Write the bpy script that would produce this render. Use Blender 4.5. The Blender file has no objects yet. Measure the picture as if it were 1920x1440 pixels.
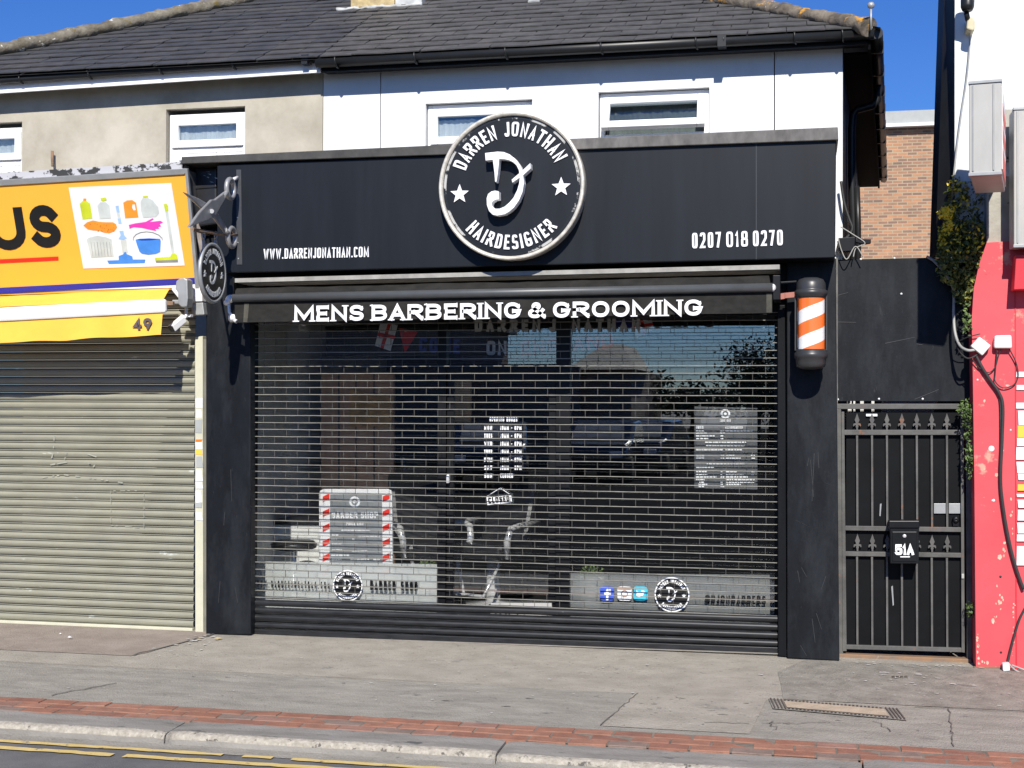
import bpy, bmesh, math, random
from mathutils import Vector, noise
from math import radians as R, sin, cos, tan, pi
random.seed(7)
sc = bpy.context.scene
col = sc.collection

# ------------------------------------------------------------------ camera
YAW, PIT, ROLL, FPX = R(12.3), R(.72), .0035, 2560.0
CAM = Vector((2.18, -10.0, 1.82))
fw = Vector((-sin(YAW)*cos(PIT), cos(YAW)*cos(PIT), sin(PIT)))
r0 = Vector((cos(YAW), sin(YAW), 0)); u0 = r0.cross(fw)
rt = r0*cos(ROLL)+u0*sin(ROLL); up = u0*cos(ROLL)-r0*sin(ROLL)
cd = bpy.data.cameras.new("camera"); cam = bpy.data.objects.new("camera", cd); col.objects.link(cam)
cd.sensor_width = 36; cd.lens = 36*FPX/1920; cd.clip_end = 2000; cd.clip_start = .05
from mathutils import Matrix
cam.matrix_world = Matrix.Translation(CAM) @ Matrix((rt, up, -fw)).transposed().to_4x4()
sc.camera = cam
# ------------------------------------------------------------------ sky and sun
SUN = Vector((.17, -1, .77)).normalized()
w = bpy.data.worlds.new("World"); sc.world = w; w.use_nodes = True
nt = w.node_tree; bg = nt.nodes['Background']
sk = nt.nodes.new('ShaderNodeTexSky'); sk.sky_type = 'NISHITA'; sk.sun_disc = False
sk.sun_elevation = math.asin(SUN.z); sk.sun_rotation = R(180)-math.atan2(SUN.x, -SUN.y)
sk.air_density = 1.0; sk.dust_density = .15; sk.ozone_density = 3.0
hs_ = nt.nodes.new('ShaderNodeHueSaturation'); hs_.inputs['Saturation'].default_value = 1.2
mu_ = nt.nodes.new('ShaderNodeMix'); mu_.data_type = 'RGBA'; mu_.blend_type = 'MULTIPLY'; mu_.inputs[0].default_value = 1; mu_.inputs[7].default_value = (.42, .60, 1, 1)
nt.links.new(sk.outputs[0], hs_.inputs['Color']); nt.links.new(hs_.outputs[0], mu_.inputs[6]); nt.links.new(mu_.outputs[2], bg.inputs[0]); bg.inputs[1].default_value = .085
sl = bpy.data.lights.new("sun", 'SUN'); so = bpy.data.objects.new("sun", sl); col.objects.link(so)
sl.energy = 4.7; sl.angle = R(.53); sl.color = (1, .95, .87)
so.rotation_euler = (-SUN).to_track_quat('-Z', 'Y').to_euler(); so.location = SUN*40
sc.view_settings.view_transform = 'Standard'; sc.view_settings.look = 'None'
sc.view_settings.exposure = .45; sc.view_settings.gamma = 1

# ------------------------------------------------------------------ measuring helpers (photo 1920x1440 -> points on known planes)
def ray(px, py): return fw + rt*((px-960)/FPX) - up*((py-720)/FPX)
def P(px, py, Y): d = ray(px, py); return CAM + d*((Y-CAM.y)/d.y)
def PX(px, py, X): d = ray(px, py); return CAM + d*((X-CAM.x)/d.x)
def PZ(px, py, Z): d = ray(px, py); return CAM + d*((Z-CAM.z)/d.z)
def PP(px, py, p0, n): d = ray(px, py); return CAM + d*((p0-CAM).dot(n)/d.dot(n))

# ------------------------------------------------------------------ mesh builder
class MB:
    def __init__(s): s.v = []; s.f = []; s.m = []; s.sm = []
    def add(s, vs, fs, mi=0, smooth=False):
        b = len(s.v); s.v += [Vector(q) for q in vs]
        for f in fs: s.f.append([b+i for i in f]); s.m.append(mi); s.sm.append(smooth)
        return s
    def box(s, x0, x1, y0, y1, z0, z1, mi=0):
        vs = [(x, y, z) for z in (z0, z1) for y in (y0, y1) for x in (x0, x1)]
        return s.add(vs, [(0,2,3,1),(4,5,7,6),(0,1,5,4),(2,6,7,3),(0,4,6,2),(1,3,7,5)], mi)
    def bbox(s, c, ax, ay, az, mi=0):   # oriented box from centre and three half vectors
        c, ax, ay, az = map(Vector, (c, ax, ay, az))
        vs = [c+ax*i+ay*j+az*k for k in (-1,1) for j in (-1,1) for i in (-1,1)]
        return s.add(vs, [(0,2,3,1),(4,5,7,6),(0,1,5,4),(2,6,7,3),(0,4,6,2),(1,3,7,5)], mi)
    def prism(s, pts, off, mi=0, side=None):  # closed polygon extruded by a vector
        pts = [Vector(p) for p in pts]; off = Vector(off); n = len(pts)
        s.add(pts+[p+off for p in pts], [tuple(range(n)), tuple(range(2*n-1, n-1, -1))], mi)
        b = len(s.v)-2*n
        for i in range(n):
            j = (i+1) % n
            s.f.append([b+i, b+j, b+n+j, b+n+i]); s.m.append(mi if side is None else side); s.sm.append(False)
        return s
    def px(s, pts, Y, th=.02, mi=0):  # photo outline on the plane Y, given thickness th away from the street
        return s.prism([P(a, b, Y) for a, b in pts], (0, th, 0), mi)
    def rect(s, x0, y0, x1, y1, Y, th=.02, mi=0):
        return s.px([(x0,y0),(x1,y0),(x1,y1),(x0,y1)], Y, th, mi)
    def tube(s, path, r, n=10, mi=0, closed=False, caps=True):
        path = [Vector(p) for p in path]; m = len(path); rr = r if isinstance(r, (list, tuple)) else [r]*m
        vs = []; prev = None
        for i, p in enumerate(path):
            a = path[(i-1) % m] if (closed or i) else p; b = path[(i+1) % m] if (closed or i < m-1) else p
            t = (b-a).normalized()
            if prev is None: x = t.orthogonal().normalized()
            else: x = (prev - t*prev.dot(t)).normalized()
            prev = x; y = t.cross(x)
            vs += [p + (x*cos(2*pi*k/n)+y*sin(2*pi*k/n))*rr[i] for k in range(n)]
        fs = [(i*n+k, i*n+(k+1) % n, ((i+1) % m)*n+(k+1) % n, ((i+1) % m)*n+k) for i in range(m if closed else m-1) for k in range(n)]
        s.add(vs, fs, mi, True)
        if caps and not closed:
            b = len(s.v)-m*n
            s.f.append([b+k for k in range(n)][::-1]); s.m.append(mi); s.sm.append(False)
            s.f.append([b+(m-1)*n+k for k in range(n)]); s.m.append(mi); s.sm.append(False)
        return s
    def lathe(s, c, prof, n=32, mi=0, axis=None, xdir=None, smooth=True):  # prof: list of (radius, height)
        c = Vector(c); az = Vector(axis or (0,0,1)).normalized(); ax = Vector(xdir) if xdir else az.orthogonal().normalized(); ay = az.cross(ax)
        vs = [c+az*h+(ax*cos(2*pi*k/n)+ay*sin(2*pi*k/n))*max(r, 1e-4) for r, h in prof for k in range(n)]
        fs = [(i*n+k, i*n+(k+1) % n, (i+1)*n+(k+1) % n, (i+1)*n+k) for i in range(len(prof)-1) for k in range(n)]
        return s.add(vs, fs, mi, smooth)
    def build(s, name, mat, parent=None, bevel=0):
        org = Vector((0,0,0)); p = parent
        while p is not None: org = org + p.location; p = p.parent
        me = bpy.data.meshes.new(name); me.from_pydata([v-org for v in s.v], [], s.f); me.update()
        for mm in (mat if isinstance(mat, (list, tuple)) else [mat]): me.materials.append(mm)
        for pl, mi, sm in zip(me.polygons, s.m, s.sm): pl.material_index = mi; pl.use_smooth = sm
        bm = bmesh.new(); bm.from_mesh(me); bmesh.ops.recalc_face_normals(bm, faces=bm.faces); bm.to_mesh(me); bm.free()
        o = bpy.data.objects.new(name, me); col.objects.link(o)
        if parent is not None: o.parent = parent
        if bevel:
            b = o.modifiers.new('bevel', 'BEVEL'); b.width = bevel; b.segments = 2; b.limit_method = 'ANGLE'; b.angle_limit = R(40)
        return o
def tag(o, label, cat, group=None):
    o['label'] = label; o['category'] = cat
    if group: o['group'] = group
    return o
def struct(o, label=None, cat=None):
    o['kind'] = 'structure'
    if label: o['label'] = label
    if cat: o['category'] = cat
    return o
def thing(name, label, cat, loc=(0,0,0), group=None):
    o = bpy.data.objects.new(name, None); col.objects.link(o); o.location = loc; o.empty_display_size = .2
    return tag(o, label, cat, group)
def dup(root, loc, label, group=None):
    r = root.copy(); col.objects.link(r); r.location = loc; r['label'] = label
    if group: r['group'] = group
    for ch in list(root.children):
        c = ch.copy(); col.objects.link(c); c.parent = r
        for g in ch.children:
            d = g.copy(); col.objects.link(d); d.parent = c
    return r

# ------------------------------------------------------------------ materials
def mat(name, c, rough=.6, metal=0, var=.15, scale=6, bump=.0, bscale=40, c2=None, spec=.5, stretch=(1,1,1), lo=.35, hi=.65, detail=6, coat=0, flecks=None):
    m = bpy.data.materials.new(name); m.use_nodes = True; t = m.node_tree; b = t.nodes['Principled BSDF']; L = t.links.new
    b.inputs['Roughness'].default_value = rough; b.inputs['Metallic'].default_value = metal; b.inputs['Specular IOR Level'].default_value = spec
    b.inputs['Coat Weight'].default_value = coat
    tc = t.nodes.new('ShaderNodeTexCoord'); mp = t.nodes.new('ShaderNodeMapping'); mp.inputs['Scale'].default_value = stretch
    L(tc.outputs['Object'], mp.inputs[0])
    n = t.nodes.new('ShaderNodeTexNoise'); n.inputs['Scale'].default_value = scale; n.inputs['Detail'].default_value = detail; n.inputs['Roughness'].default_value = .65
    L(mp.outputs[0], n.inputs[0])
    cr = t.nodes.new('ShaderNodeValToRGB'); cr.color_ramp.elements[0].position = lo; cr.color_ramp.elements[1].position = hi
    c = tuple(c[:3]); d = c2 if c2 else tuple(min(1, x*(1+var)) for x in c); a = c if c2 else tuple(x*(1-var) for x in c)
    cr.color_ramp.elements[0].color = (*a, 1); cr.color_ramp.elements[1].color = (*d, 1)
    L(n.outputs[0], cr.inputs[0]); out = cr.outputs[0]
    if flecks:   # (colour, scale, threshold)
        for fc, fs, ft, *sf_ in flecks:
            n3 = t.nodes.new('ShaderNodeTexNoise'); n3.inputs['Scale'].default_value = fs; n3.inputs['Detail'].default_value = 5; n3.inputs['Roughness'].default_value = .7
            mp3 = t.nodes.new('ShaderNodeMapping'); mp3.inputs['Scale'].default_value = stretch; mp3.inputs['Location'].default_value = (fs*.37, ft*9, 1.7)
            L(tc.outputs['Object'], mp3.inputs[0]); L(mp3.outputs[0], n3.inputs[0])
            r3 = t.nodes.new('ShaderNodeValToRGB'); r3.color_ramp.elements[0].position = ft; r3.color_ramp.elements[1].position = ft+(sf_[0] if sf_ else .05)
            L(n3.outputs[0], r3.inputs[0])
            mx = t.nodes.new('ShaderNodeMix'); mx.data_type = 'RGBA'; L(r3.outputs[0], mx.inputs['Factor']); L(out, mx.inputs[6]); mx.inputs[7].default_value = (*fc, 1)
            out = mx.outputs[2]
    L(out, b.inputs['Base Color'])
    if bump:
        n2 = t.nodes.new('ShaderNodeTexNoise'); n2.inputs['Scale'].default_value = bscale; n2.inputs['Detail'].default_value = 5
        L(tc.outputs['Object'], n2.inputs[0]); bp = t.nodes.new('ShaderNodeBump'); bp.inputs['Strength'].default_value = bump; bp.inputs['Distance'].default_value = .01
        L(n2.outputs[0], bp.inputs['Height']); L(bp.outputs[0], b.inputs['Normal'])
    return m
def glassmat(name, tint=(.8,.85,.85), refl=.18, rough=.0, bl=.25):
    m = bpy.data.materials.new(name); m.use_nodes = True; t = m.node_tree; t.nodes.remove(t.nodes['Principled BSDF']); L = t.links.new
    tr = t.nodes.new('ShaderNodeBsdfTransparent'); tr.inputs[0].default_value = (*tint, 1)
    gl = t.nodes.new('ShaderNodeBsdfGlossy'); gl.inputs['Roughness'].default_value = rough; gl.inputs[0].default_value = (.95, 1, 1, 1)
    mx = t.nodes.new('ShaderNodeMixShader'); lw = t.nodes.new('ShaderNodeLayerWeight'); lw.inputs[0].default_value = bl
    ad = t.nodes.new('ShaderNodeMath'); ad.operation = 'MAXIMUM'; ad.inputs[1].default_value = refl
    L(lw.outputs['Fresnel'], ad.inputs[0]); L(ad.outputs[0], mx.inputs[0]); L(tr.outputs[0], mx.inputs[1]); L(gl.outputs[0], mx.inputs[2])
    L(mx.outputs[0], t.nodes['Material Output'].inputs[0]); return m
def frostmat(name, c=(.75,.77,.76), alpha=.6):
    m = bpy.data.materials.new(name); m.use_nodes = True; b = m.node_tree.nodes['Principled BSDF']
    t = m.node_tree; tr = t.nodes.new('ShaderNodeBsdfTransparent'); tl = t.nodes.new('ShaderNodeBsdfTranslucent'); tl.inputs[0].default_value = (*c, 1)
    b.inputs['Base Color'].default_value = (*c, 1); b.inputs['Roughness'].default_value = .4
    m1 = t.nodes.new('ShaderNodeMixShader'); m1.inputs[0].default_value = .4; m2 = t.nodes.new('ShaderNodeMixShader'); m2.inputs[0].default_value = alpha
    t.links.new(b.outputs[0], m1.inputs[1]); t.links.new(tl.outputs[0], m1.inputs[2]); t.links.new(tr.outputs[0], m2.inputs[1]); t.links.new(m1.outputs[0], m2.inputs[2])
    t.links.new(m2.outputs[0], t.nodes['Material Output'].inputs[0]); return m
def brickmat(name, c1, c2, mortar, bw=.225, rh=.075, ms=.012, axis='XZ', bump=.4):
    m = bpy.data.materials.new(name); m.use_nodes = True; t = m.node_tree; b = t.nodes['Principled BSDF']; L = t.links.new; b.inputs['Roughness'].default_value = .85
    tc = t.nodes.new('ShaderNodeTexCoord'); sp = t.nodes.new('ShaderNodeSeparateXYZ'); cb = t.nodes.new('ShaderNodeCombineXYZ')
    L(tc.outputs['Object'], sp.inputs[0]); L(sp.outputs[axis[0]], cb.inputs[0]); L(sp.outputs[axis[1]], cb.inputs[1])
    k = t.nodes.new('ShaderNodeTexBrick'); k.inputs['Scale'].default_value = 1; k.inputs['Brick Width'].default_value = bw; k.inputs['Row Height'].default_value = rh; k.inputs['Mortar Size'].default_value = ms
    k.inputs['Color1'].default_value = (*c1, 1); k.inputs['Color2'].default_value = (*c2, 1); k.inputs['Mortar'].default_value = (*mortar, 1); k.inputs['Bias'].default_value = -.1
    L(cb.outputs[0], k.inputs[0]); n = t.nodes.new('ShaderNodeTexNoise'); n.inputs['Scale'].default_value = 3; L(cb.outputs[0], n.inputs[0])
    mx = t.nodes.new('ShaderNodeMix'); mx.data_type = 'RGBA'; mx.blend_type = 'MULTIPLY'; mx.inputs[0].default_value = .5
    L(k.outputs[0], mx.inputs[6]); L(n.outputs[0], mx.inputs[7]); 
    g = t.nodes.new('ShaderNodeBrightContrast'); g.inputs[1].default_value = 0.0; L(mx.outputs[2], g.inputs[0]); g.inputs[1].default_value = .05
    L(g.outputs[0], b.inputs['Base Color'])
    bp = t.nodes.new('ShaderNodeBump'); bp.inputs['Strength'].default_value = bump; bp.inputs['Distance'].default_value = .01; bp.invert = True
    L(k.outputs['Fac'], bp.inputs['Height']); L(bp.outputs[0], b.inputs['Normal']); return m
M = {}
M['black'] = mat('black paint', (.0045,.005,.0062), .45, spec=.18, var=.35, scale=3, stretch=(4,4,.5), bump=.05, bscale=60)
M['fascia'] = mat('fascia board', (.0076,.0098,.0135), .42, spec=.28, var=.3, scale=3, stretch=(2.2,1,.22), lo=.3, hi=.75)
M['capping'] = mat('capping', (.10,.095,.09), .6, var=.4, scale=5, stretch=(2,1,1))
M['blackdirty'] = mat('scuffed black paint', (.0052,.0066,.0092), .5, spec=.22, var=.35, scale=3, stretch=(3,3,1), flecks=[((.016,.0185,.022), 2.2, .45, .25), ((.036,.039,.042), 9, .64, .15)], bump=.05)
M['darkmetal'] = mat('dark metal', (.006,.0064,.0075), .38, spec=.3, var=.3)
M['white'] = mat('white render', (.70,.71,.71), .8, var=.04, scale=2, flecks=[((.60,.605,.60), 1.7, .50, .3), ((.5,.5,.48), 12, .70, .1)], bump=.05, bscale=25)
M['whiteold'] = mat('white painted wall', (.68,.71,.71), .8, var=.05, scale=2.5, flecks=[((.56,.585,.58), 3.5, .52, .2), ((.42,.43,.41), 16, .71, .1)], bump=.12, bscale=12)
M['upvc'] = mat('white plastic', (.80,.80,.80), .35, var=.02)
M['whitemetal'] = mat('white metal', (.78,.78,.78), .4, var=.04)
M['beige'] = mat('beige render', (.32,.29,.23), .9, scale=2.2, c2=(.47,.435,.36), lo=.32, hi=.66, bump=.1, bscale=30)
M['slate'] = [mat('slate %d' % i, c, .62, var=.25, scale=9, bump=.15, bscale=50) for i, c in enumerate([(.052,.052,.055),(.058,.057,.058),(.048,.049,.052),(.064,.062,.061)])]
M['slatedirty'] = [mat('weathered slate %d' % i, c, .7, var=.25, scale=9, bump=.15, bscale=50, flecks=[((.3,.3,.27), 14, .74)]) for i, c in enumerate([(.070,.067,.065),(.075,.072,.070),(.065,.063,.061),(.081,.078,.075)])]
M['mortar'] = mat('mossy mortar', (.22,.20,.16), .95, scale=9, c2=(.09,.075,.05), bump=.8, bscale=30, flecks=[((.62,.61,.56), 11, .61), ((.15,.11,.03), 7, .60)])
M['lichen'] = mat('lichened mortar', (.20,.17,.13), .95, scale=10, c2=(.08,.065,.05), bump=.8, bscale=30, flecks=[((.55,.55,.5), 13, .63), ((.55,.27,.03), 4, .55)])
M['chimney'] = mat('buff chimney', (.42,.33,.17), .9, var=.3, scale=10, bump=.3, bscale=40)
M['lead'] = mat('lead flashing', (.42,.43,.42), .6, var=.25, scale=9)
M['gutter'] = mat('gutter plastic', (.016,.017,.018), .38, spec=.35, var=.15)
M['glass'] = glassmat('shop glass', (.99,.995,.995), .135, 0, .14)
M['winglass'] = glassmat('window glass', (.85,.88,.9), .09)
M['curtain'] = mat('net curtain', (.58,.59,.57), .9, var=.12, scale=3, stretch=(14,1,.3))
M['panetone'] = mat('grey green blind', (.11,.13,.12), .8, var=.15)  # sheet added behind the open sash to lift its dark pane
M['roomdark'] = mat('dark room', (.09,.10,.10), .9)
M['yellow'] = mat('yellow vinyl', (.86,.43,.05), .4, var=.015)
M['awnyellow'] = mat('yellow canvas', (.90,.49,.06), .75, var=.05, scale=3, stretch=(1,1,2))
M['ink'] = mat('black ink', (.012,.012,.012), .4)
M['redink'] = mat('red ink', (.75,.03,.015), .4, var=.03)
M['blueink'] = mat('blue ink', (.025,.03,.30), .4, var=.05)
M['alu'] = mat('grey aluminium', (.33,.34,.34), .45, metal=.3, var=.12)
M['paper'] = mat('white vinyl', (.72,.74,.74), .5, var=.02)
M['letter'] = mat('white lettering', (.82,.83,.84), .45, var=.02)
M['steel'] = mat('cast steel', (.32,.32,.32), .42, metal=.35, var=.15, scale=12)
M['chrome'] = mat('chrome', (.8,.8,.8), .22, metal=.45, var=.02)
M['rim'] = mat('sign rim', (.66,.62,.53), .35, metal=.3, var=.25, scale=18)
M['canvas'] = mat('black canvas', (.021,.0205,.019), .88, spec=.2, var=.3, scale=4, stretch=(2,2,3), bump=.1, bscale=18)
M['bar'] = mat('awning bar', (.075,.08,.083), .42, metal=.1, var=.1)
M['grille'] = mat('galvanised bars', (.23,.222,.19), .5, metal=.1, var=.2, scale=12)
M['grilleslat'] = mat('dark shutter slats', (.020,.021,.023), .38, metal=.1, spec=.35, var=.35, scale=7, stretch=(1,2,6), flecks=[((.17,.17,.16), 9, .70)])
M['slatbeige'] = mat('beige shutter', (.265,.26,.20), .5, var=.1, scale=3, stretch=(1,1,3), flecks=[((.45,.47,.42), 3, .66)])
M['railbeige'] = mat('beige rail', (.52,.51,.39), .5, var=.06)
M['gatebar'] = mat('weathered gate steel', (.085,.083,.077), .55, var=.3, scale=6, flecks=[((.18,.085,.045), 6, .64)], bump=.1)
M['rust'] = mat('rusty steel', (.17,.13,.10), .8, scale=9, c2=(.26,.15,.08), bump=.3, flecks=[((.36,.29,.19), 8, .58)])
M['red'] = mat('red painted wall', (.61,.068,.082), .6, var=.12, scale=1.5, bump=.1, bscale=14, flecks=[((.60,.30,.22), 2.6, .62), ((.66,.50,.42), 6, .68), ((.42,.03,.045), 9, .66)])
M['redflat'] = mat('red board', (.55,.02,.035), .5, var=.08)
M['asph'] = mat('worn asphalt', (.265,.242,.198), .93, scale=5, c2=(.395,.362,.302), lo=.3, hi=.72, bump=1.0, bscale=85, stretch=(.7,1,1), flecks=[((.20,.19,.172), 4, .64), ((.11,.102,.09), 34, .61, .07), ((.50,.47,.42), 46, .63, .07)])
M['asphcool'] = mat('grey asphalt', (.22,.205,.172), .93, scale=6, c2=(.35,.327,.278), lo=.3, hi=.72, bump=1.0, bscale=85, stretch=(.6,1.6,1), flecks=[((.155,.148,.135), 5.5, .63), ((.11,.102,.09), 34, .61, .07), ((.50,.47,.42), 46, .63, .07)])
M['asphbrown'] = mat('brownish asphalt', (.25,.205,.168), .93, scale=4, c2=(.32,.272,.228), bump=1.0, bscale=85, flecks=[((.14,.115,.095), 40, .64), ((.42,.37,.32), 55, .66)])
M['asphdark'] = mat('dark asphalt patch', (.19,.174,.145), .93, scale=7, c2=(.30,.278,.235), bump=1.0, bscale=85, flecks=[((.14,.132,.12), 5, .63), ((.11,.102,.09), 34, .61, .07), ((.50,.47,.42), 46, .63, .07)])
M['road'] = mat('road asphalt', (.10,.10,.10), .92, scale=3, c2=(.15,.148,.145), bump=.7, bscale=140, flecks=[((.23,.225,.22), 60, .66)])
M['kerb'] = mat('granite kerb', (.27,.245,.20), .92, scale=30, c2=(.44,.405,.34), bump=.9, bscale=70, flecks=[((.11,.10,.088), 14, .58), ((.50,.47,.41), 38, .66)])
M['kerbtop'] = mat('worn kerb top', (.18,.17,.15), .93, scale=5, c2=(.27,.255,.23), bump=.6, bscale=70, stretch=(.5,2,1), flecks=[((.09,.088,.082), 6, .60)])
M['paver'] = [mat('red paver %d' % i, c, .9, var=.18, scale=8, bump=.4, bscale=80) for i, c in enumerate([(.265,.122,.078),(.29,.14,.092),(.24,.11,.074),(.265,.145,.108),(.21,.15,.122)])]
M['joint'] = mat('sand joint', (.17,.145,.115), .95, var=.3, scale=10)
M['seam'] = mat('dark seam', (.13,.12,.104), .95, var=.3)
M['yline'] = mat('yellow road paint', (.55,.40,.13), .85, scale=9, c2=(.62,.48,.20), flecks=[((.16,.15,.13), 10, .60)])
M['spot'] = mat('pale splatter', (.55,.53,.49), .9)
M['sandcover'] = mat('sandy infill', (.40,.325,.235), .95, var=.15, scale=12, bump=.4, bscale=90)
M['cast'] = mat('cast iron', (.10,.085,.07), .7, var=.3)
M['farbrick'] = brickmat('far brick', (.50,.215,.08), (.15,.075,.05), (.42,.32,.19), .20, .066, .010)
M['coping'] = mat('grey coping', (.34,.355,.345), .6, var=.06)
M['orange'] = mat('orange stripe', (.85,.17,.025), .3, var=.03)
M['stripewhite'] = mat('white stripe', (.80,.80,.79), .3, var=.03)
M['polecap'] = mat('grey pole cap', (.035,.036,.038), .38, var=.12)
M['cable'] = mat('black cable', (.03,.03,.03), .5)
M['cablegrey'] = mat('grey cable', (.33,.33,.31), .5)
M['leaf'] = [mat('leaf %d' % i, c, .6, var=.3, scale=20) for i, c in enumerate([(.09,.115,.024),(.15,.16,.035),(.30,.27,.045),(.05,.065,.018)])]
M['petal'] = mat('yellow petals', (.78,.60,.04), .6)
M['fern'] = [mat('fern %d' % i, c, .6, var=.3, scale=20) for i, c in enumerate([(.10,.16,.04),(.15,.22,.06),(.06,.10,.03)])]
M['plaster'] = mat('peeling plaster', (.42,.40,.34), .9, scale=5, c2=(.30,.28,.24), bump=.6, bscale=20, flecks=[((.05,.05,.05), 6, .60)])
M['plasticbox'] = mat('white box plastic', (.74,.74,.71), .5, var=.05, scale=10)
M['lightbox'] = mat('aged lightbox', (.40,.395,.37), .5, var=.1, scale=4, stretch=(1,1,.4))
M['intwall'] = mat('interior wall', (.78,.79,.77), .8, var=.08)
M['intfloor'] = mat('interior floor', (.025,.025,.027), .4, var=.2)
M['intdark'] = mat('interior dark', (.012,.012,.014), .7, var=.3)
M['wood'] = mat('brown wood', (.60,.34,.21), .5, scale=3, c2=(.75,.46,.30), stretch=(5,5,.4))
M['frost'] = frostmat('frosted film', (.8,.82,.8), .72)
M['film'] = frostmat('grey film', (.22,.23,.24), .8)
M['leather'] = mat('black leather', (.018,.018,.02), .35, var=.2)
M['slateboard'] = mat('grey poster', (.22,.235,.245), .5, var=.15, scale=3)
M['fbblue'] = mat('blue sticker', (.05,.10,.50), .4)
M['twblue'] = mat('cyan sticker', (.05,.47,.62), .4)
M['camel'] = mat('brown sticker', (.35,.22,.16), .4)
M['hedge'] = [mat('far leaf %d' % i, c, .7) for i, c in enumerate([(.035,.06,.02),(.05,.08,.028),(.02,.035,.014)])]
M['bark'] = mat('bark', (.08,.06,.045), .9)
M['carpaint'] = mat('dark blue car paint', (.02,.035,.06), .2, coat=.6)
M['tyre'] = mat('tyre', (.015,.015,.015), .8)
M['oppbrick'] = brickmat('opposite brick', (.20,.10,.07), (.14,.08,.06), (.25,.23,.2))

# ------------------------------------------------------------------ stroke lettering
def arc(cx, cy, rx, ry, a0, a1): return ('a', cx, cy, rx, ry, a0, a1)
G = {
'A': (1, [[(0,0),(.5,1),(1,0)], [(.2,.3),(.8,.3)]]),
'B': (1, [[(0,0),(0,1)], [(0,1), arc(.5,.765,.45,.235,90,-90), (0,.53)], [(0,.53), arc(.5,.265,.5,.265,90,-90), (0,0)]]),
'C': (1, [[arc(.5,.5,.5,.5,38,322)]]),
'D': (1, [[(0,0),(0,1),arc(.4,.5,.6,.5,90,-90),(0,0)]]),
'E': (.85, [[(1,1),(0,1),(0,0),(1,0)], [(0,.5),(.8,.5)]]),
'F': (.85, [[(1,1),(0,1),(0,0)], [(0,.5),(.8,.5)]]),
'G': (1.05, [[arc(.5,.5,.5,.5,38,325),(1,.45),(.6,.45)]]),
'H': (1, [[(0,0),(0,1)], [(1,0),(1,1)], [(0,.5),(1,.5)]]),
'I': (0, [[(.5,0),(.5,1)]]),
'J': (.8, [[(1,1),arc(.5,.28,.5,.28,0,-165)]]),
'K': (1, [[(0,0),(0,1)], [(1,1),(.1,.45)], [(.25,.55),(1,0)]]),
'L': (.8, [[(0,1),(0,0),(1,0)]]),
'M': (1.35, [[(0,0),(0,1),(.5,.15),(1,1),(1,0)]]),
'N': (1.05, [[(0,0),(0,1),(1,0),(1,1)]]),
'O': (1.05, [[arc(.5,.5,.5,.5,0,360)]]),
'P': (1, [[(0,0),(0,1),arc(.5,.735,.5,.265,90,-90),(0,.47)]]),
'Q': (1.05, [[arc(.5,.5,.5,.5,0,360)], [(.6,.3),(1,-.05)]]),
'R': (1, [[(0,0),(0,1),arc(.5,.745,.5,.255,90,-90),(0,.49)], [(.45,.49),(1,0)]]),
'r': (1.05, [[(0,0),(0,1),arc(.42,.76,.5,.24,90,-90),(0,.52)], [(.42,.47),(.62,.36),(1.08,0)]]),
'S': (.95, [[arc(.5,.745,.47,.255,25,270),arc(.5,.25,.5,.24,90,-155)]]),
'T': (.95, [[(0,1),(1,1)], [(.5,1),(.5,0)]]),
'U': (1, [[(0,1),arc(.5,.4,.5,.4,180,360),(1,1)]]),
'V': (1, [[(0,1),(.5,0),(1,1)]]),
'W': (1.4, [[(0,1),(.25,0),(.5,.85),(.75,0),(1,1)]]),
'X': (1, [[(0,0),(1,1)], [(0,1),(1,0)]]),
'Y': (1, [[(0,1),(.5,.5),(1,1)], [(.5,.5),(.5,0)]]),
'Z': (1, [[(0,1),(1,1),(0,0),(1,0)]]),
'0': (1, [[arc(.5,.5,.5,.5,0,360)]]),
'1': (.5, [[(.0,.82),(.7,1),(.7,0)]]),
'2': (1, [[arc(.5,.72,.5,.28,165,-30),(0,0),(1,0)]]),
'3': (1, [[arc(.5,.75,.45,.25,150,-90),arc(.5,.25,.5,.25,90,-150)]]),
'4': (1, [[(1,.27),(0,.27),(.72,1),(.72,0)]]),
'5': (1, [[(.9,1),(.08,1),(.04,.55),arc(.48,.3,.52,.3,110,-150)]]),
'6': (1, [[arc(.5,.3,.5,.3,0,360)], [(.02,.35),(.4,1)]]),
'7': (.95, [[(0,1),(1,1),(.35,0)]]),
'8': (1, [[arc(.5,.75,.44,.25,0,360)], [arc(.5,.25,.5,.25,0,360)]]),
'9': (1, [[arc(.5,.68,.5,.32,0,360)], [(.98,.62),(.5,0)]]),
'.': (0, [[(.5,0),(.5,.02)]]), '-': (.6, [[(0,.45),(1,.45)]]), '/': (.6, [[(0,0),(1,1)]]), '%': (.6, [[(0,.5),(1,.5)]]),
'&': (1.25, [[(1,0),(.3,.66),arc(.46,.82,.2,.18,205,-35),(.2,.5),arc(.38,.25,.36,.25,130,300),(.92,.5)]]),
'@': (1.3, [[arc(.5,.5,.5,.5,-60,290)], [arc(.5,.5,.2,.22,0,360)]]),
}
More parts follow.
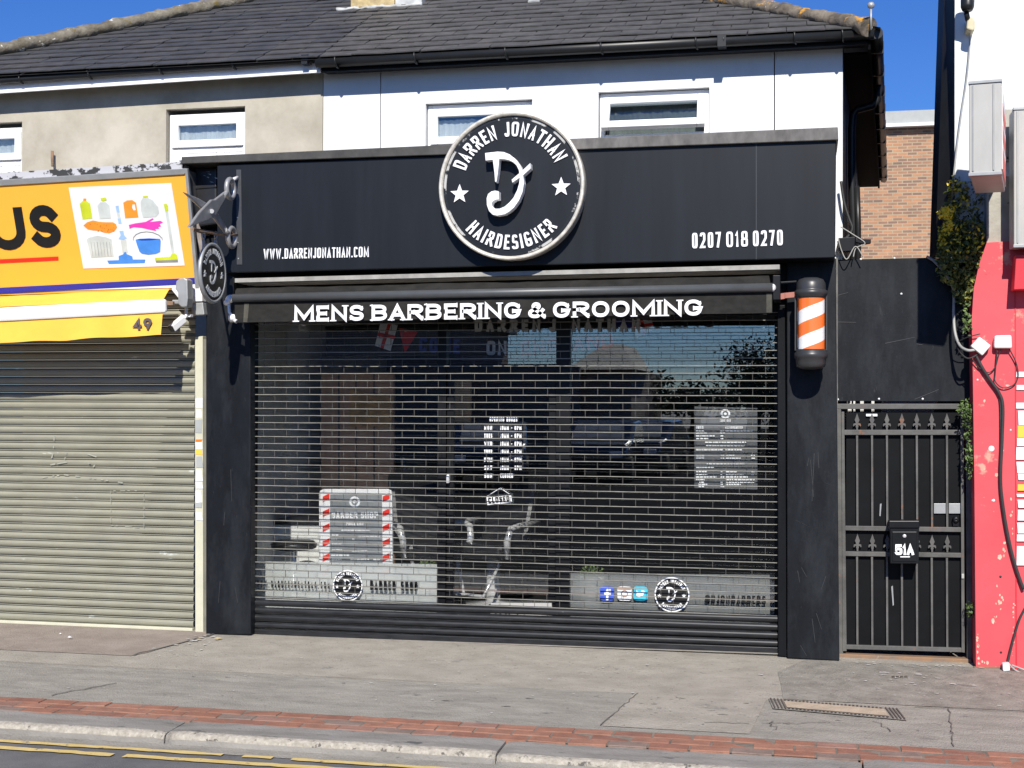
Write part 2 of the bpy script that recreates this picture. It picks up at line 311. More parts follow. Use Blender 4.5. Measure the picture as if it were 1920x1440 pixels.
def ribbon(pts, wd, closed, serif=None):
    n = len(pts); out = []
    pts = [Vector((p[0], p[1])) for p in pts]
    if not closed:
        d0 = (pts[0]-pts[1]).normalized(); d1 = (pts[-1]-pts[-2]).normalized()
        pts[0] = pts[0]+d0*wd/2; pts[-1] = pts[-1]+d1*wd/2
    L = []; Rr = []
    for i in range(n):
        if closed: a, b = pts[i-1], pts[(i+1) % n]
        else: a = pts[i-1] if i else None; b = pts[i+1] if i < n-1 else None
        d1 = (pts[i]-a).normalized() if a is not None else (b-pts[i]).normalized()
        d2 = (b-pts[i]).normalized() if b is not None else d1
        t = d1+d2
        if t.length < 1e-4: t = Vector((-d1.y, d1.x))
        t.normalize(); nn = Vector((-t.y, t.x)); c = max(.5, nn.dot(Vector((-d1.y, d1.x)))) 
        L.append(pts[i]+nn*(wd/2/c)); Rr.append(pts[i]-nn*(wd/2/c))
    return L, Rr
def text2d(s, H, wd, wf, gap, ex=5., space=.4, serif=0):
    """list of ribbons (L,R,closed) in text units plus total width; wf = letter width / height"""
    x = 0; out = []
    for ch in s:
        if ch == ' ': x += space*H; continue
        k, strokes = G['r' if ch == 'R' and ex > 3 else ch]
        W = max(wd, k*wf*H)
        def T(gx, gy): return (x+wd/2+gx*(W-wd), wd/2+gy*(H-wd))
        for st in strokes:
            pts = []; closed = False
            for q in st:
                if q[0] == 'a':
                    _, cx, cy, rx, ry, a0, a1 = q
                    if abs(a1-a0) >= 360: closed = True
                    N = max(5, int(abs(a1-a0)/18))
                    for i in range(N if closed else N+1):
                        a = R(a0+(a1-a0)*i/N); c_, s_ = cos(a), sin(a); e = 2/ex
                        pts.append(T(cx+rx*math.copysign(abs(c_)**e, c_), cy+ry*math.copysign(abs(s_)**e, s_)))
                else: pts.append(T(*q))
            cl = [pts[0]]
            for p in pts[1:]:
                if (Vector(p)-Vector(cl[-1])).length > 1e-4*H: cl.append(p)
            if len(cl) > 2 and (Vector(cl[0])-Vector(cl[-1])).length < 1e-4*H: cl.pop(); closed = True
            if len(cl) < 2: continue
            L_, R_ = ribbon(cl, wd, closed and len(cl) > 2); out.append((L_, R_, closed and len(cl) > 2))
            if serif and not closed:
                for e, f in ((cl[0], cl[1]), (cl[-1], cl[-2])):
                    d = (Vector(e)-Vector(f)); 
                    onEdge = e[1] < wd*.51+.01*H or e[1] > H-wd*.51-.01*H
                    if abs(d.y) > abs(d.x)*.9 and onEdge:
                        yy = 0 if e[1] < H/2 else H; q = .075*H*(1 if yy == 0 else -1)
                        a = Vector((e[0]-wd*serif, yy)); b = Vector((e[0]+wd*serif, yy))
                        out.append(([a, b], [a+Vector((0,q)), b+Vector((0,q))], False))
                    elif abs(d.x) > abs(d.y)*.9:
                        xx = e[0]+(wd/2 if d.x > 0 else -wd/2); q = .065*H*(-1 if d.x > 0 else 1)
                        a = Vector((xx, e[1]-wd*serif*.66)); b = Vector((xx, e[1]+wd*serif*.66))
                        out.append(([a, b], [a+Vector((q,0)), b+Vector((q,0))], False))
        x += W+gap*H
    return out, x-gap*H
def fit(s, H, width, wd, gap, ex, space, serif=0):
    lo, hi = .1, 3.
    for _ in range(30):
        m = (lo+hi)/2; _, t = text2d(s, H, wd, m, gap, ex, space)
        if t < width: lo = m
        else: hi = m
    return text2d(s, H, wd, lo, gap, ex, space, serif)[0]
def emit(mb, ribs, f, th=.008, mi=0):
    """f(u,v,d) -> point; d = distance in front of the surface"""
    for j, (L_, R_, closed) in enumerate(ribs):
        d = th+(j % 4)*.0003; n = len(L_)
        fr = [f(p.x, p.y, d) for p in L_]+[f(p.x, p.y, d) for p in R_]; bk = [f(p.x, p.y, 0) for p in L_]+[f(p.x, p.y, 0) for p in R_]
        seg = range(n) if closed else range(n-1); fs = []
        for i in seg:
            k = (i+1) % n
            fs += [(i, k, n+k, n+i), (2*n+i, i, k, 2*n+k)[::-1] if False else (i, 2*n+i, 2*n+k, k), (n+i, n+k, 3*n+k, 3*n+i)]
        if not closed: fs += [(0, n, 3*n, 2*n), (n-1, 2*n-1, 4*n-1, 3*n-1)]
        mb.add(fr+bk, fs, mi)
    return mb
def flat(o, ux, uz, nn):
    o, ux, uz, nn = Vector(o), Vector(ux).normalized(), Vector(uz).normalized(), Vector(nn).normalized()
    return lambda u, v, d: o+ux*u+uz*v+nn*d
STREET = Vector((0,-1,0)); UP = Vector((0,0,1))
def words(mb, s, pl, pr, hpx, Y, wd=.2, gap=.12, ex=5, space=.4, th=.006, serif=0, mi=0, plane=None):
    a, b = (P(*pl, Y), P(*pr, Y)) if plane is None else (PP(*pl, *plane), PP(*pr, *plane))
    top = P(pl[0], pl[1]-hpx, Y) if plane is None else PP(pl[0], pl[1]-hpx, *plane)
    n = STREET if plane is None else plane[1]
    ux = (b-a).normalized(); H = (top-a).length; uz = n.cross(ux).normalized()*-1
    if uz.z < 0: uz = -uz
    return emit(mb, fit(s, H, (b-a).length, wd*H, gap, ex, space, serif), flat(a, ux, uz, n), th, mi)
def star(mb, c, ux, uz, nn, r, th=.006, rot=0, mi=0):
    ps = []
    for i in range(10):
        a = pi/2+i*pi/5+rot; q = r if i % 2 == 0 else r*.42
        ps.append(c+ux*cos(a)*q+uz*sin(a)*q+nn*th)
    return mb.prism(ps, -nn*th, mi)
DJ = [(535,480),(640,472),(690,477),(740,498),(790,538),(830,595),(852,660),(860,740),(848,810),(820,875),(780,930),(740,964),(700,985),(640,994),(600,985),(570,955),(552,905),(550,850),(562,815),(590,795),(620,790),(650,796),(652,862),(625,864),(600,878),(590,900),(600,925),(625,938),(660,938),(700,922),(740,890),(775,850),(805,790),(820,740),(826,690),(818,630),(798,590),(770,563),(735,545),(700,537),(654,533),(648,600),(641,660),(632,718),(620,718),(614,640),(600,537),(540,542)]
SL = [(758,705),(840,640),(912,575),(915,620),(850,675),(765,730)]
def logo(c, ux, uz, nn, Rr, letters, mono, th=.006, wt=.033, rot=0):
    """ring lettering, stars and monogram of the round emblem"""
    c, ux, uz, nn = Vector(c), Vector(ux), Vector(uz), Vector(nn)
    ux2 = ux*cos(rot)+uz*sin(rot); uz2 = uz*cos(rot)-ux*sin(rot)
    def ring(ri, a0, sg):
        def f(u, v, d):
            r = ri+v*sg if sg > 0 else ri-v
            rm = ri+.09*Rr*sg; a = a0-u/rm*sg
            return c+ux2*cos(a)*r+uz2*sin(a)*r+nn*d
        return f
    H = .195*Rr
    arclen = R(160-26)*(.667+.09)*Rr
    emit(letters, fit('DARREN JONATHAN', H, arclen, wt*Rr, .17, 5, .45), ring(.667*Rr, R(160), 1), th)
    arclen = R(319-223)*(.85-.09)*Rr
    emit(letters, fit('HAIRDESIGNER', H, arclen, wt*Rr, .17, 5, .45), ring(.855*Rr, R(222.5), -1), th)
    for sx, sy in (((298-733)/610, (740-795)/610), ((1150-733)/610, (740-762)/610)):
        star(letters, c+ux*sx*Rr+uz*sy*Rr, ux, uz, nn, .135*Rr, th)
    q = lambda p: c+ux*((p[0]-733)/610*Rr)+uz*((740-p[1])/610*Rr)
    return q
def monogram(mb, q, nn, depth, base=0):
    nn = Vector(nn)
    mb.prism([q(p)+nn*(base+depth) for p in DJ], -nn*depth)
    mb.prism([q(p)+nn*(base+depth+.0006) for p in SL], -nn*(depth+.0003))
    return mb
def leaves(mb, pts, n, size, mats, spread=None, flat_=.6):
    for _ in range(n):
        c = pts()
        s = size*random.uniform(.6, 1.3); a = Vector((random.gauss(0,1), random.gauss(0,1), random.gauss(0,1))).normalized(); b = a.orthogonal().normalized()
        b = (Matrix.Rotation(random.uniform(0, 6.28), 3, a) @ b); d = a.cross(b)
        mb.add([c-b*s, c-d*s*.5+a*s*.15, c+b*s, c+d*s*.5+a*s*.15], [(0,1,2,3)], random.randrange(mats))
    return mb

# ================================================================== GROUND
zr = -.122
def zp(y): return .0 + .0215*min(0, y)      # pavement falls towards the kerb
struct(MB().add([(-80,-90,zr+.012),(80,-90,zr+.012),(80,-4.4,zr+.012),(-80,-4.4,zr+.012)], [(0,1,2,3)]).build('road', mat('asphalt darkened for reflection', (.035,.035,.036), .95, var=.2, spec=0)))  # far lane coloured darker so its reflection in the glass stays dim
struct(MB().add([(-220,-260,zr),(220,-260,zr),(220,260,zr),(-220,260,zr)], [(0,1,2,3)]).build('road', M['road']))
def sheet(name, x0, x1, y0, y1, m, dz=0.0, n=1):
    mb = MB(); ys = [y0+(y1-y0)*i/n for i in range(n+1)]
    for a, b in zip(ys[:-1], ys[1:]):
        mb.add([(x0,a,zp(a)+dz),(x1,a,zp(a)+dz),(x1,b,zp(b)+dz),(x0,b,zp(b)+dz)], [(0,1,2,3)])
    return struct(mb.build(name, m))
mb = MB()   # pavement body: back strip
mb.add([(-30,-1.35,zp(-1.35)),(30,-1.35,zp(-1.35)),(30,0,0),(30,.6,0),(-30,.6,0),(-30,0,0)], [(0,1,2,5),(5,2,3,4)])
struct(mb.build('pavement', M['asph']))
mb = MB().add([(-30,-2.30,zp(-2.30)),(30,-2.30,zp(-2.30)),(30,-1.35,zp(-1.35)),(-30,-1.35,zp(-1.35))], [(0,1,2,3)])
struct(mb.build('pavement', M['asphcool']))
def patch(name, pts, m, dz):
    return struct(MB().add([(x, y, zp(y)+dz) for x, y in pts], [tuple(range(len(pts)))]).build(name, m))
patch('pavement_patch', [(-30,-.92),(-2.58,-.98),(-2.52,-.85),(-2.35,-.02),(-30,-.02)], M['asphbrown'], .004)
patch('pavement_patch', [(2.02,-1.33),(2.0,-.95),(1.97,-.55),(2.15,-.12),(6,-.1),(6,-1.34)], M['asphdark'], .004)
patch('pavement_patch', [(1.02,-2.2),(1.1,-1.36),(1.92,-1.36),(1.85,-2.2)], M['asph'], .004)
mb = MB()
def seam(mb, pts, wd, dz=.007):
    for (xa, ya), (xb, yb) in zip(pts[:-1], pts[1:]):
        d = Vector((xb-xa, yb-ya)).normalized(); n = Vector((-d.y, d.x))*wd/2
        mb.add([(xa+n.x,ya+n.y,zp(ya)+dz),(xa-n.x,ya-n.y,zp(ya)+dz),(xb-n.x,yb-n.y,zp(yb)+dz),(xb+n.x,yb+n.y,zp(yb)+dz)], [(0,1,2,3)])
def wob(x0, y0, x1, y1, n, j): return [(x0+(x1-x0)*i/n+random.gauss(0,j), y0+(y1-y0)*i/n+random.gauss(0,j)) for i in range(n+1)]
seam(mb, wob(-6,-1.36,.1,-1.335,60,.003), .006)
seam(mb, wob(1.0,-2.2,1.12,-1.36,14,.005), .007)
seam(mb, wob(-2.5,-2.2,-2.25,-1.8,8,.008), .012)
seam(mb, wob(2.8,-1.36,6,-1.36,40,.003), .007)
seam(mb, wob(3.0,-1.36,2.95,-2.22,16,.005), .007)
seam(mb, wob(-2.57,-.96,-2.35,-.1,10,.01), .018)
for x0, y0, x1, y1 in ((2.55,-1.78,2.64,-1.98),(1.9,-1.95,2.3,-1.85),(2.0,-2.1,1.95,-1.9),(1.6,-2.0,1.85,-1.98)):
    seam(mb, wob(x0,y0,x1,y1,6,.012), .006)
struct(mb.build('pavement', M['seam']))
mb = MB()   # pale splashes and gum on the pavement
def blot(mb, x, y, r, st=1.0, dz=.009):
    n = 9; mb.add([(x+cos(2*pi*i/n)*r*st*random.uniform(.5,1.2), y+sin(2*pi*i/n)*r*random.uniform(.5,1.2), zp(y)+dz) for i in range(n)], [tuple(range(n))])
for _ in range(30): blot(mb, random.gauss(2.85,.22), random.gauss(-.72,.2), random.uniform(.003,.014), random.uniform(1,1.8))
for _ in range(14): blot(mb, random.gauss(2.75,.12), random.gauss(-.47,.05), random.uniform(.005,.018), random.uniform(1,2))
for _ in range(40): blot(mb, random.uniform(-3,3.2), random.uniform(-2.1,-.1), random.uniform(.004,.011), random.uniform(1,1.6))
for _ in range(22): blot(mb, random.gauss(-2.35,.09), random.gauss(-.45,.18), random.uniform(.006,.02), random.uniform(1,1.6))
for _ in range(30): blot(mb, random.uniform(2.4,3.35), random.gauss(-.15,.03), random.uniform(.005,.016), random.uniform(1,2))
struct(mb.build('pavement', M['spot']))
mb = MB()
for _ in range(34): blot(mb, random.uniform(-3,3.2), random.uniform(-2.2,-1.4), random.uniform(.003,.011), random.uniform(1,4), .006)
struct(mb.build('pavement', M['asphdark']))
# red brick strip
mb = MB(); bed = MB().add([(-12,-2.61,zp(-2.61)+.0035),(12,-2.61,zp(-2.61)+.0035),(12,-2.285,zp(-2.285)+.0035),(-12,-2.285,zp(-2.285)+.0035)], [(0,1,2,3)])
for rI in range(3):
    y = -2.29-rI*.107-.0535; x = -6+(rI % 2)*.11
    while x < 6:
        q = random.uniform(-.002,.0035); a = random.gauss(0,.008); l = .106; h = .050
        c = Vector((x+.11, y+random.gauss(0,.002), zp(y)-.02+q+.006))
        mb.bbox(c, (l*cos(a), l*sin(a), random.gauss(0,.0012)), (-h*sin(a), h*cos(a), 0), (0,0,.02), random.choice([0,0,1,1,2,3,4]))
        x += .222
struct(mb.build('brick_paving', M['paver'], bevel=.004)); struct(bed.build('brick_paving', M['joint']))
# kerb
kj = [-8.9,-7.0,-5.15,-3.28,-1.37,.545,2.45,4.3,6.2,8.1]
for xa, xb in zip(kj[:-1], kj[1:]):
    mb = MB(); N = 26; ring = []
    y1 = -2.60; dy = random.gauss(0,.006); dzz = random.gauss(0,.004)
    prof = [(y1,-.07,0),(y1,-.054,0),(-2.82,-.060,0),(-2.843,-.063,1),(-2.860,-.071,1),(-2.868,-.092,1),(-2.876,-.24,1)]
    vs = []
    for i in range(N+1):
        x = xa+.004+(xb-xa-.008)*i/N; e = min(i, N-i); rd = .006 if e == 0 else 0
        for k, (y, z, mi) in enumerate(prof):
            nz = noise.noise(Vector((x*3, k*1.3, xa)))*.005+noise.noise(Vector((x*11, k*2.1, xa)))*.003
            vs.append((x, y+(dy+nz if k > 1 else 0), z+dzz+nz*.6-rd*(k > 0)))
    K = len(prof)
    for i in range(N):
        for k in range(K-1):
            pass
    fs = [(i*K+k, i*K+k+1, (i+1)*K+k+1, (i+1)*K+k) for i in range(N) for k in range(K-1)]
    b = len(mb.v); mb.v += [Vector(v) for v in vs]
    for i in range(N):
        for k in range(K-1):
            mb.f.append([i*K+k, i*K+k+1, (i+1)*K+k+1, (i+1)*K+k]); mb.m.append(1 if k in (2,3,4) else 0); mb.sm.append(k >= 2)
    mb.f.append(list(range(K))); mb.m.append(0); mb.sm.append(False); mb.f.append([N*K+k for k in range(K)]); mb.m.append(0); mb.sm.append(False)
    struct(mb.build('kerb', [M['kerbtop'], M['kerb']]))
# channel and yellow lines
struct(MB().add([(-30,-3.01,zr+.004),(30,-3.01,zr+.004),(30,-2.86,zr+.004),(-30,-2.86,zr+.004)], [(0,1,2,3)]).build('road', M['asphcool']))
mb = MB()
def line(y, wd, segs):
    for xa, xb in segs:
        n = max(2, int((xb-xa)/.06)); top = [(xa+(xb-xa)*i/n, y+wd/2+random.gauss(0,.004), zr+.008) for i in range(n+1)]; bot = [(xa+(xb-xa)*i/n, y-wd/2+random.gauss(0,.004), zr+.008) for i in range(n+1)]
        mb.add(top+bot, [(i, i+1, n+2+i, n+1+i) for i in range(n)])
line(-3.03, .05, [(-8,-.95),(-.83,-.66),(-.55,6)]); line(-3.165, .06, [(-8,-1.53),(-1.46,6)])
struct(mb.build('road_marking', M['yline']))
# pavement utility cover (frame with sandy infill)
t = thing('utility_cover', 'long rectangular utility cover with sandy infill set in the pavement below the gate', 'utility cover', (2.33,-1.53,zp(-1.53)))
q = [(1.93,-1.345),(2.70,-1.45),(2.735,-1.72),(1.965,-1.60)]
L4 = lambda u, v: Vector(((q[0][0]*(1-u)+q[1][0]*u)*(1-v)+(q[3][0]*(1-u)+q[2][0]*u)*v, (q[0][1]*(1-u)+q[1][1]*u)*(1-v)+(q[3][1]*(1-u)+q[2][1]*u)*v, 0))
def cov(mb, u0_, u1_, v0, v1, dz):
    mb.add([L4(a,b)+Vector((0,0,zp(L4(a,b).y)+dz)) for a, b in ((u0_,v0),(u1_,v0),(u1_,v1),(u0_,v1))], [(0,1,2,3)])
mb = MB(); cov(mb, 0,1,0,1,.008); mb.build('infill', M['asphdark'], t)
mb = MB(); cov(mb, .115,.885,.2,.82,.013); mb.build('infill', M['sandcover'], t)
mb = MB()
for u in (.012,.04,.068,.095,.90,.928,.955,.982): cov(mb, u, u+.011, .02, .98, .014)
for i in range(26):
    u = .12+i*.0295; cov(mb, u, u+.016, .06+random.uniform(-.02,.02), .15, .014); cov(mb, u, u+.016, .87, .95, .014)
mb.build('frame', M['cast'], t)
mb = MB()
for i in range(4):
    a, b = PZ(1672+i*8, 1268.5, -.005), PZ(1678+i*8, 1270.5, -.005); mb.box(a.x, b.x, b.y-.012, a.y+.012, -.02, zp(a.y)+.010)
tag(mb.build('stopcock_cover', M['cast']), 'tiny dark slotted cover in the pavement just in front of the gate', 'cover')

for nm, lab, x, y, sx, sy, mm in (('crumpled_paper', 'small crumpled white paper on the pavement before the beige shutter', 130, 1196, .022, .012, M['letter']), ('paper_scrap', 'tiny white scrap nearest the beige shutter foot on the pavement', 113, 1189, .012, .007, M['letter']),
        ('fallen_leaf', 'dry yellow leaf lying at the foot of the left black pilaster', 408, 1197, .034, .006, mat('dry leaf', (.55,.42,.16), .8)), ('fallen_leaf', 'second pale leaf beside the guide rail foot of the beige shutter', 372, 1199, .022, .005, mat('pale leaf', (.5,.42,.25), .8))):
    c_ = PZ(x, y, .004); mb = MB(); n_ = 7
    vs = [c_+Vector((cos(2*pi*k/n_)*sx*random.uniform(.6,1.2), sin(2*pi*k/n_)*sx*.7*random.uniform(.6,1.2), random.uniform(.002,sy))) for k in range(n_)]+[c_+Vector((0,0,sy*1.3))]
    mb.add(vs, [(k, (k+1) % n_, n_) for k in range(n_)]); tag(mb.build(nm, mm), lab, 'litter')
# ================================================================== HOUSES
def wall_holes(mb, x0, x1, z0, z1, y0, y1, holes, mi=0):
    xs = sorted({x0, x1, *[h[0] for h in holes], *[h[1] for h in holes]}); zs = sorted({z0, z1, *[h[2] for h in holes], *[h[3] for h in holes]})
    xs = [x for x in xs if x0 <= x <= x1]; zs = [z for z in zs if z0 <= z <= z1]
    def g(i, j, k): return None
    solid = {}
    for i in range(len(xs)-1):
        for j in range(len(zs)-1):
            cx, cz = (xs[i]+xs[i+1])/2, (zs[j]+zs[j+1])/2
            solid[i, j] = not any(h[0] < cx < h[1] and h[2] < cz < h[3] for h in holes)
    for (i, j), s in solid.items():
        if not s: continue
        a, b, c, d = xs[i], xs[i+1], zs[j], zs[j+1]
        mb.add([(a,y0,c),(b,y0,c),(b,y0,d),(a,y0,d)], [(0,1,2,3)], mi); mb.add([(a,y1,c),(b,y1,c),(b,y1,d),(a,y1,d)], [(3,2,1,0)], mi)
        for di, dj, p in ((-1,0,[(a,c),(a,d)]),(1,0,[(b,c),(b,d)]),(0,-1,[(a,c),(b,c)]),(0,1,[(a,d),(b,d)])):
            if not solid.get((i+di, j+dj), False):
                (xa, za), (xb, zb) = p; mb.add([(xa,y0,za),(xb,y0,zb),(xb,y1,zb),(xa,y1,za)], [(0,1,2,3)], mi)
    return mb
YW = .10; ZE = 4.432; YE = -.15; PIT_ = R(27.5)
SX = lambda y: 2.411+.052*(y-.1)             # splayed side wall of the white house
XB = -1.541
def roofz(y): return ZE+(y-YE)*tan(PIT_)
RIDGE = 3.2
def lumpy(mb, a, b, r, n=60, k=10, seed=0, seg=.42, mi=0):
    a, b = Vector(a), Vector(b); L = (b-a).length; t = (b-a).normalized(); x = t.cross(UP).normalized(); y = x.cross(t); vs = []
    for i in range(n+1):
        p = a+(b-a)*i/n; d = (i/n*L) % seg
        rr = r*(1.10 if d < .05 else .97)
        for j in range(k):
            an = 2*pi*j/k; q = p+(x*cos(an)*1.15+y*sin(an)*.8)*rr
            vs.append(q+Vector(noise.noise_vector(q*9+Vector((seed,0,0))))*.018+Vector(noise.noise_vector(q*30))*.009)
    mb.add(vs, [(i*k+j, i*k+(j+1)%k, (i+1)*k+(j+1)%k, (i+1)*k+j) for i in range(n) for j in range(k)], mi, True)
    b = len(mb.v)-len(vs)
    for q in (0, n): mb.f.append([b+q*k+j for j in range(k)]); mb.m.append(mi); mb.sm.append(False)
    return mb
def slates(xa_, xb_, g=.165, wd=.27):
    """courses of single slates on the front slope between two x limits given as functions of y"""
    mb = MB(); dirS = Vector((0, cos(PIT_), sin(PIT_))); nrm = Vector((0, -sin(PIT_), cos(PIT_)))
    k = 0
    while True:
        s = k*g; y = YE+s*cos(PIT_)
        if y > RIDGE: break
        x0, x1 = xa_(y+.08), xb_(y+.08); x = x0-(wd/2 if k % 2 else 0)-random.uniform(0,.02)
        while x < x1:
            xl, xr = max(x+.002, x0), min(x+wd-.003, x1)
            if xr-xl > .02:
                c = Vector(((xl+xr)/2, YE, ZE))+dirS*(s+g*.58)+nrm*(.012+random.uniform(0,.003))
                tl = random.gauss(0,.004); ln = g*.60
                a = dirS*cos(.075)-nrm*sin(.075)
                mb.bbox(c, Vector(((xr-xl)/2, 0, random.gauss(0,.0015))), a*ln+Vector((tl,0,0)), (nrm*cos(.075)+dirS*sin(.075))*.0045, random.choice([0,0,1,1,2,2,3]))
            x += wd
        k += 1
    return mb
def win_glass(frame_parent, x0, x1, z0, z1, y):
    MB().box(x0, x1, y, y+.008, z0, z1).build('pane', M['winglass'], frame_parent)
def bar_frame(mb, x0, x1, z0, z1, y0, y1, wd):
    mb.box(x0, x0+wd, y0, y1, z0, z1); mb.box(x1-wd, x1, y0, y1, z0, z1)
    mb.box(x0+wd, x1-wd, y0, y1, z0, z0+wd); mb.box(x0+wd, x1-wd, y0, y1, z1-wd, z1); return mb
def half_gutter(mb, path, r):
    return mb.tube(path, r, 12)
def net(mb, x0, x1, z0, z1, y):
    n = int((x1-x0)/.012); mb2 = [(x0+(x1-x0)*i/n, y+.004*sin(i*1.7+4*noise.noise(Vector((i*.13,x0,0))))+.012*noise.noise(Vector((i*.17,x0,3))), z+(.010*noise.noise(Vector((i*.35, z0, 1)))*(z == z1))) for z in (z0, z1) for i in range(n+1)]
    return mb.add(mb2, [(i, i+1, n+2+i, n+1+i) for i in range(n)], 0, True)

# ---------------- white house (barber building)
wh = thing('terraced_house', 'white rendered end house with brown-grey slate roof above the black barber shop', 'house', (.4,.1,0))
w3 = [P(798,195,YW).x, P(998,185,YW).x, 3.45, P(900,190,YW).z]; w4 = [P(1122,172,YW).x, P(1330,164,YW).x, 3.45, P(1226,168,YW).z]
mb = MB(); xj1, xj2 = P(713.5,200,YW).x, P(1452,150,YW).x
for a, b in ((XB, xj1-.004), (xj1+.004, xj2-.004), (xj2+.004, 2.411)):
    wall_holes(mb, a, b, 2.55, 4.40, YW, YW+.25, [h for h in (w3, w4) if a < h[0] < b])
mb.add([(SX(.1),.352,2.4),(SX(6.4),6.4,2.4),(SX(6.4),6.4,4.4),(SX(.1),.352,4.4)], [(0,1,2,3)])
mb.build('wall', M['white'], wh)
mb = MB(); mb.prism([(SX(.1)+.004,.102,0),(SX(6.4)+.004,6.4,0),(SX(6.4)+.004,6.4,4.4),(SX(.1)+.004,.102,4.4)], (-.02,0,0)); mb.build('side_wall', M['blackdirty'], wh)  # flank black holds its shade as well as its own dark tone
MB().box(xj1-.02, xj2+.02, YW+.20, YW+.24, 2.6, 3.4).build('backing', M['intdark'], wh)
# window behind the round sign
def casement(parent, X0, X1, Z0, Z1, open_ang=0, split=.40, net_h=.5, mull=.62, nm='curtain'):
    y0 = YW+.045
    f = bar_frame(MB(), X0+.006, X1-.006, Z0, Z1-.006, y0, y0+.07, .035).build('window', M['upvc'], parent, .004)
    zt = Z1-.006-.035; zs = zt-split
    MB().box(X0+.041, X1-.041, y0+.005, y0+.065, zs-.045, zs-.003).build('transom', M['upvc'], f, .004)
    sash = MB(); piv = Vector((0, y0-.005, zt))
    def rot(v): 
        v = Vector(v)-piv; c, s_ = cos(open_ang), sin(open_ang); return piv+Vector((v.x, v.y*c+v.z*s_, -v.y*s_+v.z*c))
    bar_frame(sash, X0+.03, X1-.03, zs, zt, y0-.018, y0+.03, .058); sash.v = [rot(v) for v in sash.v]
    so_ = sash.build('top_sash', M['upvc'], f, .005)
    g = MB().box(X0+.085, X1-.085, y0, y0+.008, zs+.055, zt-.055); g.v = [rot(v) for v in g.v]; g.build('pane', M['winglass'], f)
    xm = X0+(X1-X0)*mull
    MB().box(xm-.03, xm+.03, y0+.004, y0+.066, Z0+.036, zs-.046).build('mullion', M['upvc'], f, .004)
    low = MB(); bar_frame(low, X0+.042, xm-.032, Z0+.04, zs-.05, y0-.004, y0+.03, .05); bar_frame(low, xm+.032, X1-.042, Z0+.04, zs-.05, y0-.004, y0+.03, .045); low.build('lower_sash', M['upvc'], f, .005)
    win_glass(f, X0+.09, xm-.08, Z0+.09, zs-.1, y0+.012); win_glass(f, xm+.075, X1-.085, Z0+.085, zs-.095, y0+.012)
    MB().box(X0+.01, X1-.01, y0+.5, y0+.52, Z0, Z1).build('room', M['roomdark'], f)
    if net_h:
        net(MB(), X0+.05, X1-.05, Z0, Z0+(Z1-Z0)*net_h, y0+.045).build('curtain', M[nm], f)
    return f
casement(wh, *w3[:2], 3.45, w3[3], .0, .27, .82)
f4 = casement(wh, *w4[:2], 3.45, w4[3], R(24), .27, .995, .62, 'panetone')  # its curtain is the added sheet that tones the pane grey-green
# eaves
mb = MB(); a, b = P(622,116,-.11), P(1640,62,-.11); GZ = (a.z+b.z)/2
gpath = [(XB+.02,-.11,a.z), (.5,-.11,(a.z+b.z)/2), (2.62,-.11,b.z)]
mb = half_gutter(MB(), gpath, .042)
for px in (625,774,945,1125,1304,1356,1490,1580):
    x = P(px,90,-.19).x; zc = a.z+(b.z-a.z)*(x-XB)/(2.62-XB)
    mb.tube([(x+.02*sin(q*.1),-.11-.048*cos(q*pi/8), zc-.048*sin(q*pi/8)) for q in range(-3,6)], .0075, 6)
mb.box(P(1353,80,-.17).x-.03, P(1353,80,-.17).x+.03, -.162, -.07, a.z+(b.z-a.z)*.7-.05, a.z+(b.z-a.z)*.7+.03)
gut = mb.build('gutter', M['gutter'], wh)
mb = MB().prism([(XB+.04,-.062,4.47),(2.60,-.062,4.47),(2.60,-.062,P(1560,86,-.06).z),(XB+.04,-.062,P(640,133,-.06).z)], (0,.025,0))
mb.prism([(XB+.04,-.037,P(640,131,-.1).z+.006),(2.56,-.037,P(1560,84,-.1).z+.006),(2.56,.10,P(1560,84,-.1).z+.02),(XB+.04,.10,P(640,131,-.1).z+.02)], (0,0,.012))
mb.build('fascia_board', M['black'], wh)
# side eaves, splayed with the side wall
ex = lambda y: 2.60+.058*(y+.2)
mb = MB(); mb.prism([(SX(.1)+.005,.12,4.33),(ex(.12)-.03,.12,4.33),(ex(6.4)-.03,6.4,4.33),(SX(6.4)+.005,6.4,4.33)], (0,0,.015)); mb.prism([(ex(-.1)-.028,-.085,4.31),(ex(6.4)-.028,6.4,4.31),(ex(6.4)-.028,6.4,4.47),(ex(-.1)-.028,-.085,4.47)], (.02,0,0)); mb.build('soffit', mat('soffit black', (.003,.003,.0035), .7, spec=.04), wh)
mb = half_gutter(MB(), [(ex(y)+.035, y, b.z) for y in (-.11,.5,1.5,2.5,3.5,4.5,5.5,6.4)], .042)
for i in range(9):
    y = .3+i*.72; mb.box(ex(y)-.010, ex(y)+.0785, y-.012, y+.012, b.z-.0435, b.z+.043)
mb.build('gutter', M['gutter'], wh)
hipx = lambda y: 2.62-(y+.2)
rf = slates(lambda y: XB+.06, hipx).build('roof', M['slatedirty'], wh)
mb = MB()   # side and rear slopes
apx = Vector((hipx(RIDGE), RIDGE, roofz(RIDGE)))
mb.add([(2.66,-.2,ZE),(ex(6.4)+.06,6.6,ZE),apx], [(0,1,2)]); mb.add([(ex(6.4)+.06,6.6,ZE),(XB,6.6,ZE),(XB,RIDGE,roofz(RIDGE)),apx], [(0,1,2,3)]); mb.add([(XB,YE,ZE-.004),(2.62,YE,ZE-.004),(hipx(RIDGE),RIDGE,roofz(RIDGE)-.004),(XB,RIDGE,roofz(RIDGE)-.004)], [(0,1,2,3)])
mb.build('rear_roof', M['slate'][0], wh)
